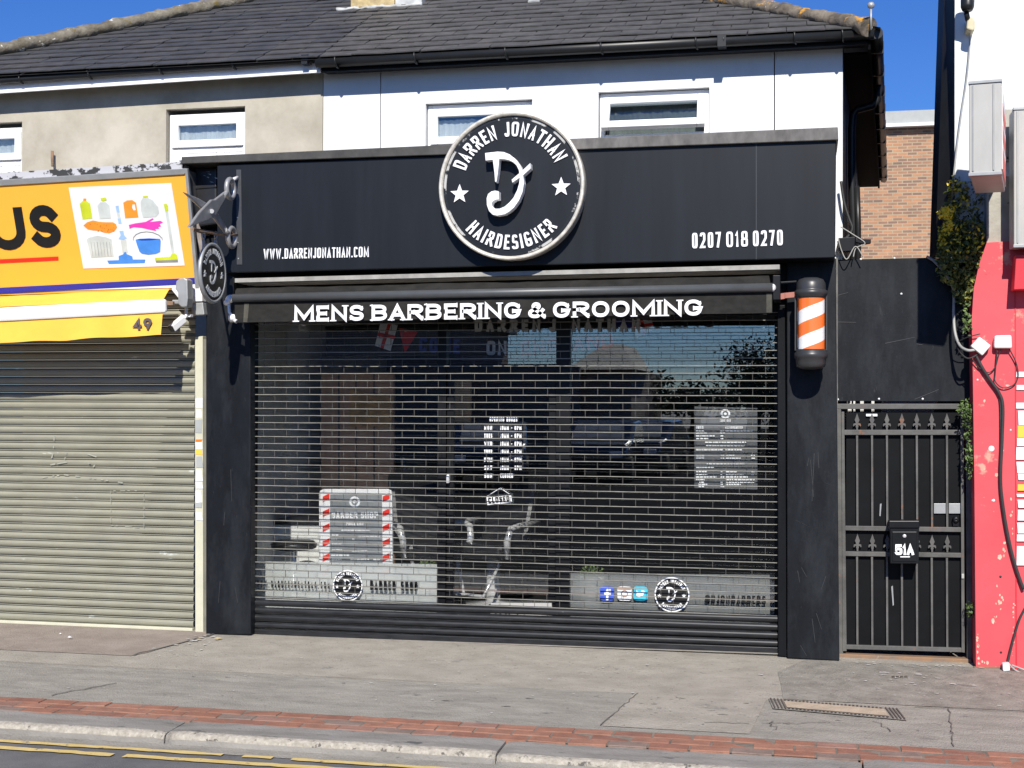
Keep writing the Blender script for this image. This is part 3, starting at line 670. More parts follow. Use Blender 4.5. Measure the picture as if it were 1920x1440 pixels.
lumpy(MB(), (2.58,-.17,ZE+.015), (apx.x,apx.y,apx.z+.02), .075, 150, 12, 3).build('hip_tiles', M['lichen'], wh)
mb = MB(); p = P(1633,40,-.2); mb.tube([p-UP*.06, p+UP*.10], .008, 6); mb.lathe(p+UP*.085, [(0,-.001),(.022,.012),(.026,.03),(.018,.046),(0,.05)], 12); mb.build('finial', M['alu'], wh)
# chimney on the party line
pn = Vector((0,-sin(PIT_),cos(PIT_))); p0 = Vector((0,YE,ZE))
ca, cb_, cm = PP(657,20,p0,pn), PP(790,12,p0,pn), PP(738,16,p0,pn)
ch = MB().box(ca.x, cm.x, ca.y, ca.y+.55, ca.z-.1, ca.z+1.0).build('chimney', M['chimney'], wh, .01)
MB().box(cm.x+.002, cb_.x, ca.y+.01, ca.y+.55, ca.z-.1, ca.z+1.0).build('chimney_flank', M['lead'], ch, .01)
lumpy(MB(), (ca.x-.12,ca.y-.01,roofz(ca.y)+.01), (cb_.x+.02,ca.y-.01,roofz(ca.y)+.01), .022, 30, 8, 9).build('flashing', M['lead'], ch)
mb = MB(); 
for px, py in ((1003,5),(1020,2)):
    c = PP(px, py, p0, pn); mb.bbox(c+pn*.02, (.05,0,0), Vector((0,cos(PIT_),sin(PIT_)))*.05, pn*.006)
mb.build('roof_patch', M['lead'], wh)
# downpipe on the flank
mb = MB().tube([P(x, y, 1.2) for x, y in ((1648,160),(1644,190),(1636,198),(1606,206),(1599,216),(1597,240),(1597,330),(1600,420),(1602,700))], .03, 10)
mb.tube([P(x, y, .7) for x, y in ((1607,350),(1609,420),(1610,700))], .022, 10); mb.build('downpipe', M['gutter'], wh)

# ---------------- beige house
bh = thing('terraced_house', 'beige rendered house with dark slate roof above the yellow shop sign', 'house', (-3.5,.1,0))
wL = [P(-60,235,YW).x, P(42,231,YW).x, 3.05, P(20,229,YW).z]; w2 = [P(312,209,YW).x, P(460,198,YW).x, 3.05, P(386,202,YW).z]
mb = wall_holes(MB(), -8.0, XB-.004, 0, 4.42, YW-.004, YW+.3, [wL, w2, (-4.9,0,-1,2.9)]); mb.build('wall', M['beige'], bh)
MB().box(-8.0, XB-.01, 6.3, 6.4, 0, 4.4).build('rear_wall', M['beige'], bh)
for wn, ml in ((wL, .62), (w2, .66)): casement(bh, wn[0]+.002, wn[1]-.002, wn[2], wn[3]-.03, 0, .235, .91, ml)
ga, gb = P(0,151,-.10), P(606,110,-.10); gs = (gb.z-ga.z)/(gb.x-ga.x); gz = lambda x: gb.z+gs*(x-gb.x)
mb = half_gutter(MB(), [(x,-.10,gz(x)) for x in (-6,-4,-3,-2,XB+.0)], .030)
for px in (28,158,292,430,572):
    x = P(px,150,-.19).x
    mb.tube([(x+.02*sin(q*.1),-.10-.035*cos(q*pi/8), gz(x)-.035*sin(q*pi/8)) for q in range(-3,6)], .0075, 6)
mb.box(P(575,110,-.10).x-.03, P(575,110,-.10).x+.02, -.142, -.07, gz(-1.6)-.04, gz(-1.6)+.03)
mb.build('gutter', M['gutter'], bh)
mb = MB().prism([(-6,-.062,gz(-6)+.04),(XB+.035,-.062,gz(XB)+.04),(XB+.035,-.062,gz(XB)-.075),(-6,-.062,gz(-6)-.075)], (0,.03,0))
mb.prism([(-6,-.075,gz(-6)-.076),(XB+.035,-.075,gz(XB)-.076),(XB+.035,-.075,gz(XB)-.096),(-6,-.075,gz(-6)-.096)], (0,.02,0)); mb.build('fascia_board', M['upvc'], bh)
hl = lambda y: -5.3+(y+.2)
slates(hl, lambda y: XB+.05, .165, .29).build('roof', M['slate'], bh)
apl = Vector((hl(RIDGE), RIDGE, roofz(RIDGE)))
mb = MB(); mb.add([(-5.32,-.2,ZE),(-5.32,6.6,ZE),apl], [(0,1,2)]); mb.add([(-5.32,6.6,ZE),(XB,6.6,ZE),(XB,RIDGE,roofz(RIDGE)),apl], [(0,1,2,3)]); mb.add([(-5.3,YE,ZE-.004),(XB,YE,ZE-.004),(XB,RIDGE,roofz(RIDGE)-.004),(apl.x,RIDGE,apl.z-.004)], [(0,1,2,3)]); mb.build('rear_roof', M['slate'][0], bh)
lumpy(MB(), (-5.32,-.23,ZE+.02), (apl.x,apl.y,apl.z+.03), .085, 150, 12, 5).build('hip_tiles', M['mortar'], bh)
mb = MB().tube([P(99,312,YW-.05), P(98,296,YW-.05), P(98,283,YW-.05)], .012, 8)
tag(mb.build('pipe_stub', M['rust']), 'short rusty pipe stub standing against the beige wall above the yellow sign', 'pipe')

# ================================================================== BARBER SHOP FRONT
YS = 0.0; YP = -.10; YF = -.38; YG = .32
sf = thing('glazed_storefront', 'black barber shop front with big glass panes behind the lattice grille', 'shop front', (0,.3,0))
def pil(name, pts, m, th=.095):
    return MB().px(pts, YP, th).build(name, m, sf, .006)
pil('pilaster', [(386,300),(469,300),(470,1190),(386,1190)], M['blackdirty'])
pil('pilaster', [(1475,486),(1567,484),(1574,1239),(1476,1234)], M['blackdirty'])
mb = MB(); sr = random.Random(12)
for x_, y_, l_, t_ in ((1519,862,70,6),(1526,850,90,-4),(1533,848,30,2),(1516,858,16,-3),(1495,1070,22,4),(1502,1064,18,10),(1548,1080,26,-9),(1522,1160,45,6),(1530,1150,30,10),(1490,975,14,30),(1500,1210,20,12),(1545,905,8,20)):
    mb.px([(x_,y_),(x_+1.3,y_),(x_+t_+1.0,y_+l_),(x_+t_,y_+l_)], YP-.0022, .002)
for x_, y_, l_, t_ in ((432,880,60,2),(412,1090,40,-3),(440,1100,30,5),(421,960,25,-2)): mb.px([(x_,y_),(x_+1.2,y_),(x_+t_+.9,y_+l_),(x_+t_,y_+l_)], YP-.0022, .002)
mb.build('scuff', mat('paint scuff', (.017,.019,.021), .6, var=.4, scale=20), sf)['kind'] = 'stuff'
a, b = P(470,1190,.3).x-.05, P(1460,1190,.3).x+.06
MB().box(P(386,600,YP).x+.01, P(1567,600,YP).x-.01, .004, .36, 2.45, 3.55).build('bulkhead', M['black'], sf)
zb, zt = .10, 2.47
mb = MB()
for x0_, x1_ in ((455,476),(820,836),(1042,1068),(1452,1475)):
    mb.box(P(x0_,900,.29).x, P(x1_,900,.29).x, .285, .37, zb, zt)
xs = [P(v,900,.29).x for v in (476,820,836,1042,1068,1452)]
for i in (0, 2, 4): mb.box(xs[i]+.001, xs[i+1]-.001, .287, .368, zb, zb+.045); 
mb.box(a, b, .28, .40, 0, zb-.002)
zdo = P(900,690,.29).z; mb.box(xs[2]+.001, xs[3]-.001, .287, .368, zdo-.03, zdo+.03)
fr = mb.build('frame', M['darkmetal'], sf, .004)
mb = MB(); bar_frame(mb, xs[2]+.003, xs[3]-.003, zb+.047, zdo-.033, .30, .36, .055)
dr = mb.build('door', M['darkmetal'], sf, .004)
mb = MB(); c = P(840,898,.27); mb.box(c.x-.012,c.x+.012,c.y-.02,c.y+.03,c.z-.035,c.z+.035); mb.build('handle', M['chrome'], dr, .01)
for i, (p_, q_) in enumerate(((0,1),(4,5))): MB().box(xs[p_], xs[q_], YG, YG+.010, zb+.045, zt).build('pane', M['glass'], sf)
MB().box(xs[2], xs[3], YG, YG+.010, zdo+.03, zt).build('pane', M['glass'], sf)
MB().box(xs[2]+.058, xs[3]-.058, YG, YG+.010, zb+.10, zdo-.088).build('pane', M['glass'], dr)
# frosted bands with lettering
YD = .345
MB().px([(462,1052),(822,1058),(822,1150),(462,1143)], YD, .002).build('frosted_film', M['frost'], sf)
MB().px([(1066,1074),(1470,1078),(1470,1172),(1066,1160)], YD, .002).build('frosted_film', frostmat('clear frosted film', (.5,.52,.52), .42), sf)
lt = MB(); words(lt, 'WWW.DARRENJONATHAN.COM', (482,1101), (618,1104), 13, YD-.039, .115, .3, 5, th=.002)
words(lt, 'BARBER SHOP', (694,1106), (783,1108), 18, YD-.039, .2, .16, 5, th=.002); words(lt, '@DJONBARBERS', (1322,1131), (1436,1133), 15, YD-.039, .2, .16, 5, th=.002)
lt.build('lettering', M['ink'], sf)
for px, py, rr in ((652,1098,30),(1260,1115,32)):
    c = P(px, py, YD-.039); Rr = rr/244; d = MB().lathe(c, [(0,.0),(Rr*.94,.0)], 40, axis=STREET, smooth=False).build('emblem', M['ink'], sf)
    l, r_ = MB(), None; l.lathe(c, [(Rr*.93,.001),(Rr,.001)], 40, axis=STREET, smooth=False)
    q = logo(c, Vector((1,0,0)), UP, STREET, Rr, l, None, .003, .05); monogram(l, q, STREET, .003); l.build('lettering', M['letter'], d)
for px, m_ in ((1138,'fbblue'),(1171,'paper'),(1201,'twblue')):
    c = P(px, 1113, YD-.039); s = .054; ps = []
    for k in range(24):
        a = 2*pi*k/24; ps.append(c+Vector((math.copysign(abs(cos(a))**.4, cos(a))*s, 0, math.copysign(abs(sin(a))**.4, sin(a))*s)))
    st = MB().prism(ps, (0,.002,0)).build('sticker', M[m_], sf)
    l = MB()
    if m_ == 'fbblue': l.box(c.x-.006,c.x+.012,c.y-.003,c.y-.001,c.z-.05,c.z+.03); l.box(c.x-.02,c.x+.03,c.y-.004,c.y-.002,c.z-.008,c.z+.008); l.box(c.x+.0,c.x+.03,c.y-.0035,c.y-.0015,c.z+.02,c.z+.036)
    elif m_ == 'paper': l.lathe(c, [(.018,.002),(.027,.002)], 24, axis=STREET, smooth=False); l.box(c.x-.05,c.x+.05,c.y-.003,c.y-.001,c.z+.03,c.z+.05)
    else:
        l.prism([c+Vector((x_*.036, -.003, z_*.03)) for x_, z_ in ((-1,-.7),(-.2,-.9),(.5,-.5),(.8,.3),(1,.6),(.6,.8),(.2,.8),(0,.3),(-.5,.5),(-.9,.8),(-.8,0))], (0,.002,0))
    l.build('mark', M['camel' if m_ == 'paper' else 'letter'], st)
# window writing
YT = .305
l = MB(); words(l, 'OPENING HOURS', (918,790), (970,790.5), 8, YT, .22, .16, th=.002)
for i, (d_, h_) in enumerate((('MON','10AM - 8PM'),('TUES','10AM - 8PM'),('WED','10AM - 8PM'),('THUR','10AM - 8PM'),('FRI','10AM - 8PM'),('SAT','10AM - 6PM'),('SUN','CLOSED'))):
    y = 806+i*15; words(l, d_, (908,y), (923,y), 8, YT, .22, .16, th=.002); words(l, h_, (938,y), (978 if i < 6 else 962,y), 8, YT, .22, .16, th=.002)
l.build('opening_hours', M['letter'], sf)
l = MB(); words(l, 'DARREN JONATHAN', (890,622), (1200,622), 24, YT, .26, .3, 5, th=.002); l.build('lettering', mat('grey lettering', (.38,.38,.37), .6), sf)
pl = MB().px([(1302,762),(1420,765),(1420,918),(1302,915)], .345, .003).build('price_list', M['film'], sf)
l = MB(); c = P(1360,776,.335); l.lathe(c, [(.022,.001),(.036,.001)], 28, axis=STREET, smooth=False); l.lathe(c, [(.0,.0012),(.011,.0012)], 12, axis=STREET, smooth=False)
words(l, 'PRICE LIST', (1350,791), (1370,791), 5, .335, .22, .16, th=.002)
words(l, 'BOYS', (1305,804), (1319,804), 6, .335, .24, .14, th=.002); words(l, 'APPOINTMENTS', (1360,804), (1393,804), 6, .335, .24, .14, th=.002)
rr_ = random.Random(3)
def dashes(x0, x1, y, hh=2.6):
    x = x0
    while x < x1-1:
        e = min(x1, x+rr_.uniform(2.5,7)); 
        l.px([(x,y),(e,y),(e,y+hh),(x,y+hh)], .334, .002); x = e+rr_.uniform(.8,1.4)
for x0_, x1_, y in ((1305,1320,806),(1351,1357,806),(1360,1413,806),(1305,1325,811),(1350,1359,811),(1305,1340,816),(1351,1358,816),(1305,1328,821),(1351,1356,821),(1322,1399,828),(1324,1396,834),(1305,1357,842),(1360,1391,842),(1305,1320,853),(1351,1358,853),(1361,1377,853),(1408,1415,853),(1305,1320,858),(1351,1358,858),(1361,1390,858),(1409,1416,858),(1325,1396,868),(1305,1340,875),
    (1305,1325,883),(1351,1356,883),(1361,1382,883),(1409,1414,883),(1305,1326,888),(1351,1355,888),(1361,1394,888),(1409,1415,888),(1305,1343,893),(1351,1358,893),(1361,1402,893),(1305,1321,898),(1361,1415,898),(1311,1320,903),(1351,1356,903),(1361,1414,903),(1310,1326,907),(1351,1355,907),(1361,1389,907),(1310,1320,911),(1351,1358,911)):
    dashes(x0_, x1_, y)
l.build('lettering', M['letter'], pl)
mb = MB(); mb.px([(912,930),(958,926),(960,944),(914,949)], .29, .006)
cs = mb.build('closed_sign', M['letter']); tag(cs, 'small tilted white CLOSED board hanging on strings inside the door glass', 'sign')
l = MB(); words(l, 'CLOSED', (916,944), (956,940), 11, .288, .24, .12, th=.002)
l.px([(912.0,930),(958,926),(958.2,928),(912.2,932)], .288, .002); l.px([(913.8,947),(959.8,942),(960,944),(914,949)], .288, .002); l.build('lettering', M['ink'], cs)
MB().tube([P(914,930,.293), P(938,915,.293), P(956,927,.293)], .003, 6).build('string', M['letter'], cs)

# ---------------- roller grille
gr = thing('roller_grille', 'closed lattice roller grille of brick-pattern bars covering the barber shop window', 'shutter', (0,0,0))
xl, xr = P(468,900,0).x, P(1459,900,0).x
mb = MB(); ZB = .285; p = .0545; nr = 40; rng = random.Random(5)
def sag(x, k): return .0022*noise.noise(Vector((x*2.3, k*.9, 3)))+.0012*noise.noise(Vector((x*9, k*2.7, 8)))
NS = 46
for k in range(nr+1):
    z = ZB+k*p
    top, h_, d_ = [], .0026, .0034
    vs = []
    for i in range(NS+1):
        x = xl+(xr-xl)*i/NS; zz = z+sag(x, k)
        vs += [(x,-d_,zz-h_),(x,-d_,zz+h_),(x,d_,zz+h_),(x,d_,zz-h_)]
    mb.add(vs, [(i*4+j, i*4+(j+1)%4, (i+1)*4+(j+1)%4, (i+1)*4+j) for i in range(NS) for j in range(4)])
    if k < nr:
        x = xl+.02+(.094 if k % 2 else 0)
        while x < xr:
            j = rng.gauss(0,.0015); mb.box(x+j-.0016, x+j+.0016, -.0022, .003, z+sag(x,k)+h_*.5, z+p+sag(x,k+1)-h_*.5, 1); x += .188
mb.build('curtain', [M['grille'], mat('dull links', (.075,.072,.063), .6, var=.3, scale=15)], gr)
prof = []
mb = MB()
zs_ = [.05,.108,.166,.224]; slp = lambda x: .010*(x/2)
for z0 in zs_:
    pr = [(.006,z0+.003),(-.004,z0+.004),(-.014,z0+.016),(-.017,z0+.028),(-.014,z0+.041),(-.003,z0+.052),(.006,z0+.053)]
    vs = [(x, y, z+slp(x)) for x in (xl, xr) for y, z in pr]; n = len(pr)
    mb.add(vs, [(i, i+1, n+i+1, n+i) for i in range(n-1)], 0, True)
    mb.box(xl, xr, -.008, .008, z0+.0532, z0+.0578)
mb.build('bottom_slat', M['grilleslat'], gr)
mb = MB(); mb.prism([(xl,-.02,-.002+slp(xl)),(xr,-.02,.004+slp(xr)),(xr,-.02,.052+slp(xr)),(xl,-.02,.047+slp(xl))], (0,.04,0)); mb.build('bottom_rail', M['grilleslat'], gr, .003)
MB().prism([(xl,-.026,-.001+slp(xl)),(xr,-.026,.006+slp(xr)),(xr,-.026,.013+slp(xr)),(xl,-.026,.007+slp(xl))], (0,.008,0)).build('seal', mat('dusty rubber', (.22,.20,.17), .8), gr)
MB().px([(456,612),(470,612),(470,1189),(455,1189)], -.055, .10).build('guide_rail', M['black'], gr, .003)
g2 = MB().px([(1458,572),(1472,572),(1475,1232),(1459,1229)], -.055, .10).build('guide_rail', M['black'], gr, .003)

# ---------------- fascia sign
fs = thing('shop_fascia', 'long dark fascia board of the barber shop with white web address and phone number', 'shop sign', (0,-.2,2.8))
MB().px([(407,309),(1568,262),(1566,483),(407,512)], YF, .36).build('board', M['fascia'], fs, .006)
MB().px([(340,294),(1000,264),(1000,284),(340,307)], YF-.03, .50).build('capping', mat('dark capping', (.045,.043,.04), .6, var=.4, scale=6), fs, .005)
MB().px([(1000.6,263),(1571,238),(1572,262),(1000.6,283)], YF-.03, .50).build('capping', M['capping'], fs, .005)
MB().px([(443,318),(452,318),(454,496),(444,496)], YF-.004, .003).build('edge_strip', M['alu'], fs).data.materials[0] = mat('dark strip', (.05,.052,.055), .4)
MB().px([(1417,270),(1419,270),(1419,486),(1417,486)], YF-.003, .003).build('panel_joint', mat('panel joint', (.022,.025,.03), .4), fs)
mb = MB()
for x, y in ((445,408),(446,455),(447,485),(444,332)):
    mb.lathe(P(x,y,YF-.004), [(.006,0),(.005,.003),(0,.004)], 8, axis=STREET)
mb.build('screw', M['alu'], fs)
l = MB(); words(l, 'WWW.DARRENJONATHAN.COM', (495,486), (692,482), 19, YF, .13, .12, 5, th=.008)
l.build('web_lettering', M['letter'], fs)
for wrd, xa_, xb_ in (('0207',1298,1352),('018',1362,1402.5),('0270',1412,1468)):
    l = MB(); words(l, wrd, (xa_,466-(xa_-1298)*6/170), (xb_,466-(xb_-1298)*6/170), 29, YF, .14, .15, 5, .45, th=.008); l.build('phone_lettering', M['letter'], fs)
# taped casing between the two fascias
mb = MB().px([(362,312),(406,314),(406,420),(372,425)], -.22, .2)
t = thing('roller_casing', 'black taped casing in the gap between the yellow sign and black fascia', 'casing', P(385,425,-.1))
mb.build('box', M['leather'], t, .015)
MB().px([(364,348),(405,346),(405,352),(364,355)], -.227, .02).px([(366,385),(405,381),(405,398),(368,402)], -.235, .03).build('tape', M['leather'], t, .006)
MB().px([(353,316),(362,316),(375,425),(384,500),(380,500),(366,425)], -.20, .02).build('post', mat('flaking paint', (.30,.27,.25), .8, scale=8, c2=(.10,.07,.06)), t)
mb = MB()
for i in range(7):
    x, y = random.uniform(378,402), random.uniform(318,345); mb.px([(x,y),(x+random.uniform(3,12),y+random.uniform(-1,2)),(x+random.uniform(3,9),y+random.uniform(1,4))], -.223, .002)
mb.build('paint_fleck', M['paper'], t)

# ---------------- round emblem sign
rc = P(957.5,348,-.50); RR = .532
rs = thing('round_sign', 'big round black sign with white lettering and raised monogram on the fascia', 'sign', (rc.x,YF,rc.z))
c0 = Vector((rc.x, YF-.10, rc.z))
MB().lathe(c0, [(0,0),(RR-.02,0),(RR-.02,-.10)], 72, axis=STREET, smooth=False).build('disc', M['fascia'], rs)
mb = MB(); mb.lathe(c0, [(RR-.030,-.004),(RR-.030,.004),(RR-.024,.022),(RR-.006,.026),(RR,.018),(RR,-.02),(RR-.004,-.10)], 96, axis=STREET)
mb.build('rim', M['rim'], rs)
MB().lathe(c0, [(RR-.052,.0015),(RR-.034,.0015)], 96, axis=STREET, smooth=False).build('inner_band', mat('flaked silver', (.006,.007,.008), .35, scale=5, c2=(.42,.42,.40), lo=.52, hi=.56, detail=9), rs)
l = MB(); q = logo(c0, Vector((1,0,0)), UP, STREET, .610/.610*RR*1.0, l, None, .010, .030)
l.build('lettering', M['letter'], rs)
monogram(MB(), q, STREET, .075, .015).build('monogram', M['letter'], rs, .002)
# ---------------- black awning
YA = -.42
aw = thing('awning', 'folded black canvas awning lettered MENS BARBERING & GROOMING above the grille', 'awning', (0,-.3,2.5))
MB().px([(440,522),(1462,496),(1462,505),(440,530)], -.345, .33).build('cassette_lip', M['alu'], aw, .002).data.materials[0] = mat('dull lip', (.30,.29,.265), .5, var=.2, scale=9)
mb = MB(); N = 60
tp = [P(441+(1442-441)*i/N, 541+(517-541)*i/N, -.30) for i in range(N+1)]; bt = [P(441+(1446-441)*i/N, 560+(540-560)*i/N, YA) for i in range(N+1)]
vs = [v+Vector((0,0,.006*noise.noise(v*4)+.003*noise.noise(v*13))) for v in tp]+bt
mb.add(vs, [(i, i+1, N+2+i, N+1+i) for i in range(N)], 0, True); mb.build('canvas', M['canvas'], aw)
MB().tube([P(437,559,YA-.01), P(1449,539,YA-.01)], .031, 20).build('front_bar', M['bar'], aw)
mb = MB(); rows = []
for j, (ya, yb) in enumerate(((566,546),(579,560),(592,573),(605,586.5))):
    rows.append([P(440+(1448-440)*i/N, ya+(yb-ya)*i/N, YA+.004)+Vector((0, .005*j*noise.noise(Vector((i*.19,1,2)))-.004*j*noise.noise(Vector((i*.7,5,2))), (.004*noise.noise(Vector((i*.13,7,2))) if j == 3 else 0))) for i in range(N+1)])
vs = sum(rows, []); mb.add(vs, [(j*(N+1)+i, j*(N+1)+i+1, (j+1)*(N+1)+i+1, (j+1)*(N+1)+i) for j in range(3) for i in range(N)], 0, True)
mb.build('valance', M['canvas'], aw)
hm_ = mat('canvas hem', (.06,.058,.045), .9, var=.3, scale=12)
MB().px([(1437,549),(1447,549),(1447,586),(1437,586)], YA+.001, .002).build('hem', hm_, aw)
MB().px([(458,568),(467,568),(464,604),(456,604)], YA+.001, .002).build('hem', hm_, aw)
for wrd, xa_, xb_ in (('MENS',552,682),('BARBERING',697,977),('&',990,1023),('GROOMING',1037,1317)):
    ya_ = lambda x: 603.5-(x-552)*12/766
    l = MB(); words(l, wrd, (xa_,ya_(xa_)), (xb_,ya_(xb_)), 29.5, YA-.012, .22, .17, 2.25, .4, th=.004, serif=.98); l.build('lettering', M['letter'], aw)
mb = MB()
for x, y, rr in ((432,560,.03),(437,596,.028),(1446,540,.03),(427,566,.022)): mb.lathe(P(x,y,YA+.02), [(0,.03),(rr*.7,.026),(rr,.005),(rr,-.03),(0,-.032)], 14, axis=(.6,-.6,.2))
mb.tube([P(429,570,YA+.02), P(430,585,YA+.04), P(437,598,YA+.02)], .012, 8); mb.tube([P(431,592,YA+.03), P(444,603,YA+.01)], .017, 8)
mb.build('arm_joint', M['whitemetal'], aw)
for q_ in (([(1449,516),(1463,516),(1463,562),(1449,562)], -.40, .30), ([(425,520),(438,520),(438,560),(425,560)], -.36, .28), ([(1463.5,528),(1494,526),(1494,530),(1463.5,532)], -.2, .02)): MB().px(*q_).build('bracket', M['darkmetal'], aw, .004)

# ---------------- barber pole
pc = P(1520.5,600,-.30); bp_ = thing('barber_pole', 'barber pole with orange and white stripes and dark grey domed caps on the black pilaster', 'barber pole', (pc.x,-.3,P(1520,690,-.3).z))
zz = lambda y: P(1520,y,-.30).z
ax = Vector((pc.x,-.30,0)); rb = .094
mb = MB(); z0, z1 = zz(657)+.0, zz(555)
n = 48
pitch = .22; sw = .092
for i in range(n):
    a0, a1 = 2*pi*i/n, 2*pi*(i+1)/n
    for k in range(-12, 16):
        def Z(a, kk): return min(max(z0+kk*sw+.080+a/(2*pi)*pitch, z0), z1)
        b0, b1, c1, c0_ = Z(a0,k), Z(a1,k), Z(a1,k+1), Z(a0,k+1)
        if c0_-b0 < 1e-5 and c1-b1 < 1e-5: continue
        pt = lambda a, z: (ax.x+rb*sin(a-1.2), ax.y-rb*cos(a-1.2), z)
        mb.add([pt(a0,b0),pt(a1,b1),pt(a1,c1),pt(a0,c0_)], [(0,1,2,3)], k % 2, True)
mb.build('striped_cylinder', [M['orange'], M['stripewhite']], bp_)
mb = MB(); mb.lathe(ax, [(.0,zz(520)),(.05,zz(521)),(.082,zz(524)),(.098,zz(531)),(.101,zz(542)),(.101,zz(544)),(.112,zz(546)),(.114,zz(550)),(.111,zz(553)),(.101,zz(556)),(.099,zz(559)),(.0,zz(559))], 40); mb.build('top_cap', M['polecap'], bp_)
mb = MB(); mb.lathe(ax, [(0,zz(655)),(.099,zz(655)),(.101,zz(659)),(.112,zz(662)),(.115,zz(667)),(.111,zz(671)),(.103,zz(673)),(.102,zz(681)),(.096,zz(687)),(.075,zz(691)),(.04,zz(692.5)),(0,zz(693))], 40); mb.build('bottom_cap', M['polecap'], bp_)
MB().lathe(ax, [(.0985,z0+.001),(.0985,z1-.001)], 48).build('glass_tube', glassmat('pole glass', (.99,.99,.99), .035, 0, .06), bp_)
mb = MB()
for s in (-1, 1): mb.box(ax.x+s*.105-.005, ax.x+s*.105+.005, -.31, -.20, z0, z1)
mb.box(ax.x-.09, ax.x+.09, -.20, -.101, zz(680), zz(660)); mb.box(ax.x-.09, ax.x+.09, -.20, -.101, zz(552), zz(535)); mb.build('bracket', M['polecap'], bp_)
MB().px([(1472,549),(1493,547),(1493,557),(1472,559)], -.22, .04).px([(1460,551),(1471.5,549),(1471.5,560),(1460,562)], -.221, .03).build('connector', mat('faded red block', (.34,.13,.10), .7), bp_)

# ---------------- scissors and hanging disc, standing out from the fascia
XS = -2.045
sc_ = thing('scissors_sign', 'giant open metal scissors ornament jutting out from the left end of the fascia', 'sign', (XS,-.38,3.3))
def blade(name, tip, piv, neck, rcen, dx, W):
    o = Vector((dx,0,0)); mb = MB(); T, Pv, Nk, Rc = [PX(x, y, XS+dx) for x, y in (tip, piv, neck, rcen)]
    d = (Pv-T).normalized(); n = Vector((0,-d.z,d.y))
    up_ = [T, T+(Pv-T)*.5+n*W*.55, Pv+n*W*.8, Pv+d*.06+n*W*.62, Nk+n*.022]; dn = [Nk-n*.022, Pv+d*.04-n*W*.55, Pv-n*W*.7, T+(Pv-T)*.5-n*W*.35]
    mb.prism([v-Vector((.011,0,0)) for v in up_+dn], (.022,0,0))
    b = mb.build(name, M['steel'], sc_, .008)
    mb = MB(); r_ = (Rc-Nk).length*.55+.035
    mb.tube([Rc+Vector((0, cos(a)*.062*1.08, sin(a)*.062*1.12)) for a in [2*pi*i/28 for i in range(28)]], .019, 10, closed=True)
    e = (Rc-Nk).normalized(); mb.tube([Nk-e*.03, Nk+(Rc-Nk)*.2, Rc-e*.07], [.020,.019,.017], 10); mb.build('handle', M['steel'], b)
blade('blade', (351,427), (398,392), (421,365), (432,354), .013, .088); blade('blade', (343,360), (396,398), (424,434), (434.5,445), -.013, .055)
MB().tube([PX(397,396,XS-.03), PX(397,396,XS+.035)], .016, 12).build('pivot', M['chrome'], sc_)
mb = MB().tube([PX(433,337,XS)+Vector((0,.02,0)), P(445,333,YF)], .014, 8); mb.build('mount', M['whitemetal'], sc_)
XD = -2.06
hc = PX(398,512,XD); hs = thing('hanging_sign', 'small round black projecting sign with white emblem hanging on two hooks below the scissors', 'sign', (XD,hc.y,hc.z+.3))
EY, EN = Vector((0,1,0)), Vector((1,0,0)); HR = .212
MB().lathe(hc, [(0,.009),(HR,.009),(HR,-.009),(0,-.009)], 56, axis=EN, smooth=False).build('disc', M['ink'], hs)
MB().lathe(hc, [(HR-.014,.010),(HR-.012,.014),(HR+.006,.014),(HR+.010,.0),(HR+.006,-.014),(HR-.012,-.014)], 56, axis=EN).build('rim', M['alu'], hs)
l = MB(); q = logo(hc+EN*.010, EY, UP, EN, HR*.97, l, None, .003, .036); monogram(l, q, EN, .004, 0); l.build('lettering', mat('pale grey lettering', (.5,.52,.53), .5), hs)
mb = MB()
for px in (382, 404.5):
    p = PX(px, 462, XD); q_ = PX(px, 438, XD); mb.bbox(p+UP*.01, (.004,0,0), (0,.018,0), (0,0,.035)); mb.tube([q_+Vector((0,.02*cos(a),.028*sin(a)-.015)) for a in [2*pi*i/12 for i in range(12)]], .005, 6, closed=True)
mb.build('hook', M['alu'], hs)
MB().tube([PX(362,430,XD), PX(412,439,XD), PX(420,440,XD)], .012, 8).tube([PX(365,432,XD), P(392,440,-.12)], .009, 8).tube([PX(424,440,XD), P(445,440,YF)], .010, 8).build('arm', M['rust'], hs)

# ================================================================== YELLOW SHOP (left)
s0, s1, s2 = P(345,318,-.40), P(0,338,-.40), P(368,522,-.18)
sn = (s1-s0).cross(s2-s0).normalized()
if sn.y > 0: sn = -sn
PLN = (s0, sn)
def S(x, y, d=0): return PP(x, y, s0+sn*d, sn)
ys = thing('shop_fascia', 'tilted yellow shop fascia sign with black lettering and a picture of cleaning goods', 'shop sign', (-3.6,-.2,2.75))
def spoly(mb, pts, d=.004, th=.002, mi=0): return mb.prism([S(x,y,d) for x,y in pts], -sn*th, mi)
def ext(x0, x1, ya, yb): return ya+(yb-ya)*(x1-x0)
mb = MB()
bl = [(-320,357),(348,317),(371,541),(-320,565)]
pts = [S(*p) for p in bl]; 
mb.prism([(-5.8, pts[0].y, pts[0].z), pts[1], pts[2], (-5.8, pts[3].y, pts[3].z)], (0,.02,0))
mb.build('face', M['yellow'], ys)
mb = MB(); T, B = pts[1], pts[2]
mb.prism([T+Vector((.002,.021,0)), B+Vector((.002,.021,0)), Vector((B.x+.002, .0, B.z)), Vector((T.x+.002, .0, T.z))], (-.02,0,0))
mb.prism([Vector((-5.8,T.y+.021,T.z)), T+Vector((0,.021,0)), Vector((T.x,0,T.z)), Vector((-5.8,0,T.z))], (0,0,-.01)); mb.build('casing', mat('grey casing', (.12,.118,.115), .5, var=.25), ys)
